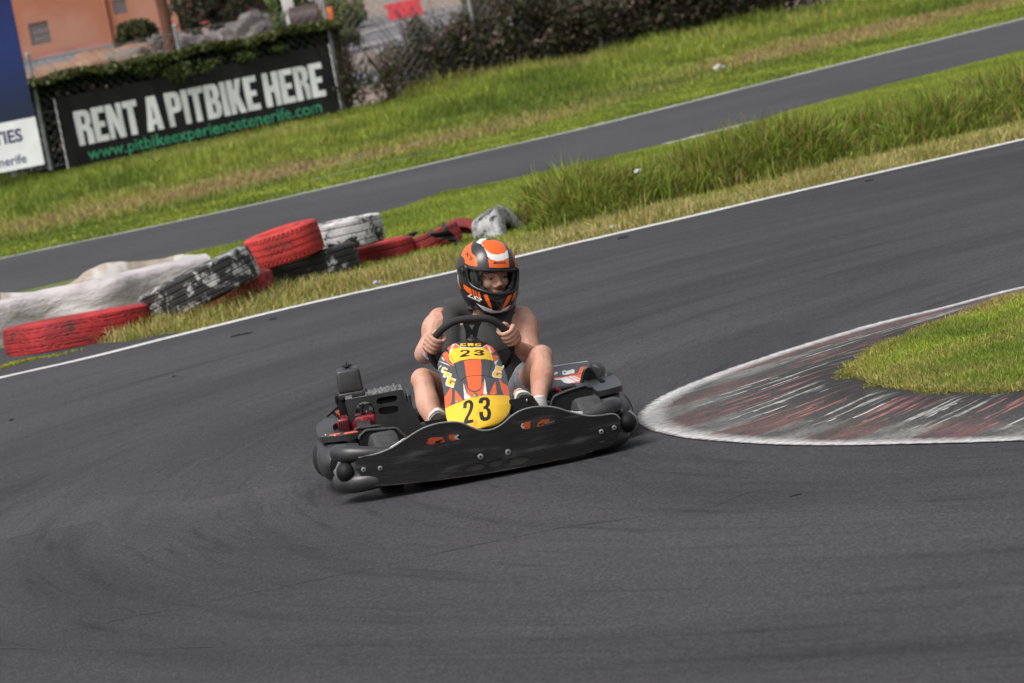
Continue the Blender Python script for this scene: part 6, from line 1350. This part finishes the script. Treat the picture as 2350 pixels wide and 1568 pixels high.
m_h = {'grey': mat('helmet_gloss_black', (.008, .008, .009), (.014, .014, .015), rough=.2, coat=.3, scale=4), 'orange': mat('helmet_orange', (.78, .125, .015), rough=.28, coat=.2), 'white': mat('helmet_white', (.72, .72, .70), rough=.3, coat=.2), 'charcoal': mat('helmet_charcoal', (.018, .018, .019), (.028, .028, .028), rough=.3, coat=.2, scale=5)}
HMk = ['grey', 'orange', 'white', 'charcoal']; qs = to_sp('H', PJ(ce + PO)); mi = np.zeros(len(F), int)
mi[inpoly(qs, [(600, 100), (1240, 100), (1240, 445), (600, 445)])] = 3
for c_, pl in hp_:
    mi[inpoly(qs, pl) & cam_side] = {'black': 0}.get(c_, HMk.index(c_) if c_ in HMk else 0)
hel = mesh('helmet', Vw, F, [m_h[k] for k in HMk], pr_, mi=mi); solid(hel, .006)
hbv = bvh_of(hel)
def onH(x, y, lift=.001):
    px, py = px_of('H', x, y); d = Vector(ray(px, py)).normalized(); h_, n_, _, _ = hbv.ray_cast(Vector(CP - PO), d)
    if h_ is None: return None
    if n_.dot(d) > 0: n_ = -n_
    return np.array(h_) + np.array(n_) * lift
# rim of the opening: project slightly larger outline on the shell
vo = np.array(visor); vc = vo.mean(0); rim_pts = []
for x, y in vo:
    g_ = None
    for s_ in (1.015, 1.03, 1.05, 1.08):
        g_ = onH(vc[0] + (x - vc[0]) * s_, vc[1] + (y - vc[1]) * s_)
        if g_ is not None and np.linalg.norm(g_ - HC) < .2 and (g_ - HC) @ (HQn @ np.array([0, -1, 0])) > 0: break
        g_ = None
    if g_ is not None: rim_pts.append(g_)
e = MB(); e.sweep(rim_pts + [rim_pts[0]], .0062, seg=8, caps=False); m_gask = mat('rubber_gasket', (.010, .010, .010), rough=.35); e.build('visor_gasket', m_gask, hel)
# padding inside
inn = MB(); V2, F2 = helmet_v(60, 61); V2 = V2 * [.93, .93, .93]; V2w = V2 @ HQn.T + HC; c2_ = V2w[F2].mean(1); q2 = to_sp('H', PJ(c2_ + PO)); vi = [(x + (0 if x < 900 else 0), y) for x, y in [(800, 480), (1000, 492), (1150, 485), (1190, 500), (1170, 600), (1120, 690), (1060, 706), (960, 700), (900, 690), (850, 640), (808, 560)]]
fr2 = ((c2_ - HC) @ (HQn @ np.array([0, -1, 0]))) > 0
F2 = F2[~(inpoly(q2, vi) & fr2)]; lin_ = mesh('padding', V2w, F2, mat('helmet_lining', (.022, .022, .022), (.04, .04, .04), rough=.95, scale=50), hel); solid(lin_, .006)
e = MB()
e.sweep([hl(-.088, -.055, .03), hl(-.082, -.070, -.03), hl(-.064, -.080, -.075)], [.010, .016, .012], seg=12, smooth=5); e.sweep([hl(.088, -.055, .03), hl(.082, -.070, -.03), hl(.064, -.080, -.075)], [.010, .016, .012], seg=12, smooth=5)
e.sweep([hl(-.055, -.095, -.082), hl(0, -.112, -.090), hl(.055, -.095, -.082)], [.014, .016, .014], seg=12, smooth=5); e.build('cheek_pad', m_gask, hel)
# visor pivot
pv = onH(672, 478, 0); 
if pv is not None:
    ax_ = HQn @ np.array([-1, -.25, 0]); e = MB(); e.lathe([(0, .007), (.012, .007), (.014, .006), (.026, .006), (.030, .002), (.031, -.004)], c=pv, ax=tuple(ax_), seg=28); e.build('visor_pivot', m_gask, hel)
    e = MB(); e.sweep([pv + ax_ * .010 + HQn @ np.array([0, .004, .012]), pv + ax_ * .011 + HQn @ np.array([0, -.004, 0]), pv + ax_ * .010 + HQn @ np.array([0, .006, -.012])], .003, seg=6, smooth=4); e.build('pivot_catch', m_g['grey'], hel)
# chin vent and brow vent
e = MB(); vp = [onH(x, y, .001) for x, y in [(975, 790), (1010, 800), (1050, 796), (1085, 782)]]; vp = [p for p in vp if p is not None]
if len(vp) > 2: e.sweep(vp, .0035, seg=6, smooth=4); e.build('chin_vent', m_gask, hel)
def text_on(txt, fn, x0, y0, x1, y1, h_, m, name, parent, bold=.02, shear=0.):
    V_, F_ = font_mesh(txt, 1., bold, shear); L_ = V_[:, 0].max(); dx, dy = x1 - x0, y1 - y0; ll = math.hypot(dx, dy); ux, uy = dx / ll, dy / ll; out = []
    for x, y, _ in V_:
        t = x / L_ * ll; s_ = y / .72 * h_; g_ = fn(x0 + ux * t + uy * s_, y0 + uy * t - ux * s_)
        if g_ is None: return None
        out.append(g_)
    return mesh(name, out, F_, m, parent, smooth=False)
m_ink = mat('dark_ink', (.02, .012, .01), rough=.4)
text_on("BOX'S", lambda x, y: onH(x, y, .0012), 978, 407, 1105, 405, 20, m_ink, 'brow_lettering', hel, .035, .2)
text_on("LS2", lambda x, y: onH(x, y, .0012), 706, 742, 846, 806, 34, m_h['white'], 'side_lettering', hel, .04, .3)
text_on("X'S", lambda x, y: onH(x, y, .0012), 676, 300, 742, 376, 34, m_ink, 'temple_lettering', hel, .02, 0)
# chin strap
e = MB(); e.sweep([hl(-.07, -.02, -.13), hl(-.03, -.05, -.165), hl(.03, -.05, -.165), hl(.07, -.02, -.13)], .006, seg=8, smooth=5, flat=(1, 2, 1)); e.sweep([hl(-.035, -.07, -.165), hl(-.05, -.08, -.20)], .004, seg=6); e.build('chin_strap', m_gask, hel)

# ---- shirt
m_shirt = mat('charcoal_shirt', (.036, .034, .036), (.052, .049, .050), rough=.9, scale=5, bump=.35, bscale=9, dist=.02)
b = MB(); b.ball(chest + [0, -.004, -.02], (.158, .118, .165)); b.ball((chest + pel) / 2, (.150, .112, .16)); b.ball(pel + [0, 0, .02], (.166, .125, .11))
sL_, sR_ = KW('M', 800, 470, 1.12), KW('M', 1160, 458, 1.10)
b.sweep([sL_, (sL_ + neck) / 2 + [0, 0, .012], neck + [-.03, 0, -.008]], [.050, .052, .05], seg=16, smooth=3); b.sweep([sR_, (sR_ + neck) / 2 + [0, 0, .012], neck + [.03, 0, -.008]], [.045, .05, .05], seg=16, smooth=3)
b.sweep([sL_ + [.008, -.005, -.01], KW('M', 818, 580, 1.08), KW('M', 820, 700, 1.06)], [.052, .055, .06], seg=16, smooth=4); b.sweep([sR_ + [-.02, -.005, -.01], KW('M', 1110, 560, 1.07), KW('M', 1110, 700, 1.06)], [.045, .045, .055], seg=16, smooth=4)
sh = fuse(b, 'shirt', .0065, m_shirt, pr_, sm=5)
e = MB(); nk = neck + [0, -.01, .022]; e.sweep([nk + [.066 * math.cos(t), .06 * math.sin(t) - .01, .012 * math.sin(t)] for t in np.linspace(0, 2 * math.pi, 25)], .007, seg=8, caps=False); e.build('collar', m_shirt, sh)
# ---- shorts
m_short = mat('light_grey_shorts', (.25, .26, .28), (.15, .16, .18), rough=.9, scale=60, stretch=(3, 1, .3), bump=.3, bscale=12)
b = MB(); b.ball(pel + [0, 0, -.01], (.175, .135, .12))
for hp, kn in ((hpL, knL), (hpR, knR)): b.sweep([hp, hp + (kn - hp) * .35, hp + (kn - hp) * .60], [.102, .098, .092], seg=20, smooth=5)
fuse(b, 'shorts', .007, m_short, pr_, sm=3)
# ---- shoes and socks
m_shoe = mat('taupe_canvas', (.22, .19, .16), (.16, .14, .12), rough=.85, scale=80, bump=.3, bscale=90); m_sole = mat('rubber_sole', (.34, .30, .24), (.22, .19, .15), rough=.8, scale=90, lo=.45, hi=.55, bump=.6, bscale=110); m_trim = mat('white_trim', (.62, .61, .58), rough=.6)
for an, toe, hl_, sd_ in ((anL, toeL, hlL, -1), (anR, toeR, hlR, 1)):
    ws_ = .80 if sd_ < 0 else .74
    ax_ = toe - hl_; Ls = np.linalg.norm(ax_); ax_ /= Ls; sdv = np.cross(ax_, [0, -1, 0]); sdv /= np.linalg.norm(sdv); nrm_ = np.cross(sdv, ax_)
    if nrm_[1] > 0: nrm_ = -nrm_                               # sole normal towards the camera
    out = [(-.035, 0), (-.030, .025), (-.01, .034), (.06, .034), (.13, .045), (.18, .047), (.215, .036), (.235, .012), (.238, 0)]
    out = out + [(x, -y) for x, y in reversed(out[1:-1])]; out = catmull([np.array([*p, 0]) for p in out], 5, True)[:, :2] * (Ls + .02) / .24; out[:, 1] *= ws_
    ctr_ = hl_ + nrm_ * .030; lay_ = [(-.062, .55), (-.050, .82), (-.030, .96), (-.014, 1.0), (-.012, 1.05), (.003, 1.05), (.004, .99), (.008, .97)]
    V_ = []; cen = out.mean(0)
    for d_, k_ in lay_:
        for x, y in out: p = cen + (np.array([x, y]) - cen) * k_; V_.append(ctr_ + ax_ * p[0] + sdv * p[1] + nrm_ * d_)
    n = len(out); F_ = [(i * n + k, i * n + (k + 1) % n, (i + 1) * n + (k + 1) % n, (i + 1) * n + k) for i in range(len(lay_) - 1) for k in range(n)] + [tuple(range(n)), tuple(range((len(lay_) - 1) * n, len(lay_) * n))[::-1]]
    mi_ = [0] * (3 * n) + [1] * (3 * n) + [2] * n + [0, 2]
    so_ = mesh('shoe', V_, F_, [m_shoe, m_trim, m_sole], pr_, mi=mi_, smooth=True)
    bm = bmesh.new(); bm.from_mesh(so_.data); bmesh.ops.recalc_face_normals(bm, faces=bm.faces); bm.to_mesh(so_.data); bm.free(); so_.data.set_sharp_from_angle(angle=math.radians(40))
    e = MB(); e.sweep([an + [0, .004, .035], an, an + [0, .01, -.03]], [.0365, .0375, .038], seg=16, smooth=3); e.build('sock', m_trim, pr_)
# bracelet on the wrist at the left of the picture
e = MB(); w0 = wrL + (elL - wrL) * .05 + [0, 0, -.004]; e.sweep([w0 + [.030 * math.cos(t), .012 * math.sin(t), .028 * math.sin(t)] for t in np.linspace(0, 2 * math.pi, 20)], .0045, seg=7, caps=False); e.build('bracelet', mat('beads', (.45, .42, .5), (.08, .08, .3), rough=.4, scale=150), pr_)
# leg hair is fine dark down on the shins

M_ = np.array([v.co[:] for v in body.data.vertices]); NN = np.array([v.normal[:] for v in body.data.vertices])
sel = np.zeros(len(M_), bool)
for kn, an in ((knL, anL), (knR, anR)):
    d = an - kn; t = ((M_ - kn) @ d) / (d @ d); dd = np.linalg.norm(M_ - kn - t[:, None] * d, axis=1); sel |= (t > .12) & (t < .98) & (dd < .075)
ix = np.where(sel)[0]; ix = RNG.choice(ix, min(len(ix), 3800), replace=False); n = len(ix); A = M_[ix] - NN[ix] * .001; dn = np.array([0, 0, -1.]) + RNG.normal(0, .35, (n, 3)); dr = NN[ix] * .5 + dn; dr /= np.linalg.norm(dr, axis=1)[:, None]
L_ = RNG.uniform(.008, .018, (n, 1)); sd2 = np.cross(dr, NN[ix]); sd2 /= np.linalg.norm(sd2, axis=1)[:, None] + 1e-9; B_ = A + dr * L_
V = np.stack([A - sd2 * .00022, A + sd2 * .00022, B_], 1).reshape(-1, 3); mesh('leg_hair', V, np.arange(n * 3).reshape(-1, 3), mat('brown_hair', (.09, .05, .03), rough=.6), body, smooth=False)
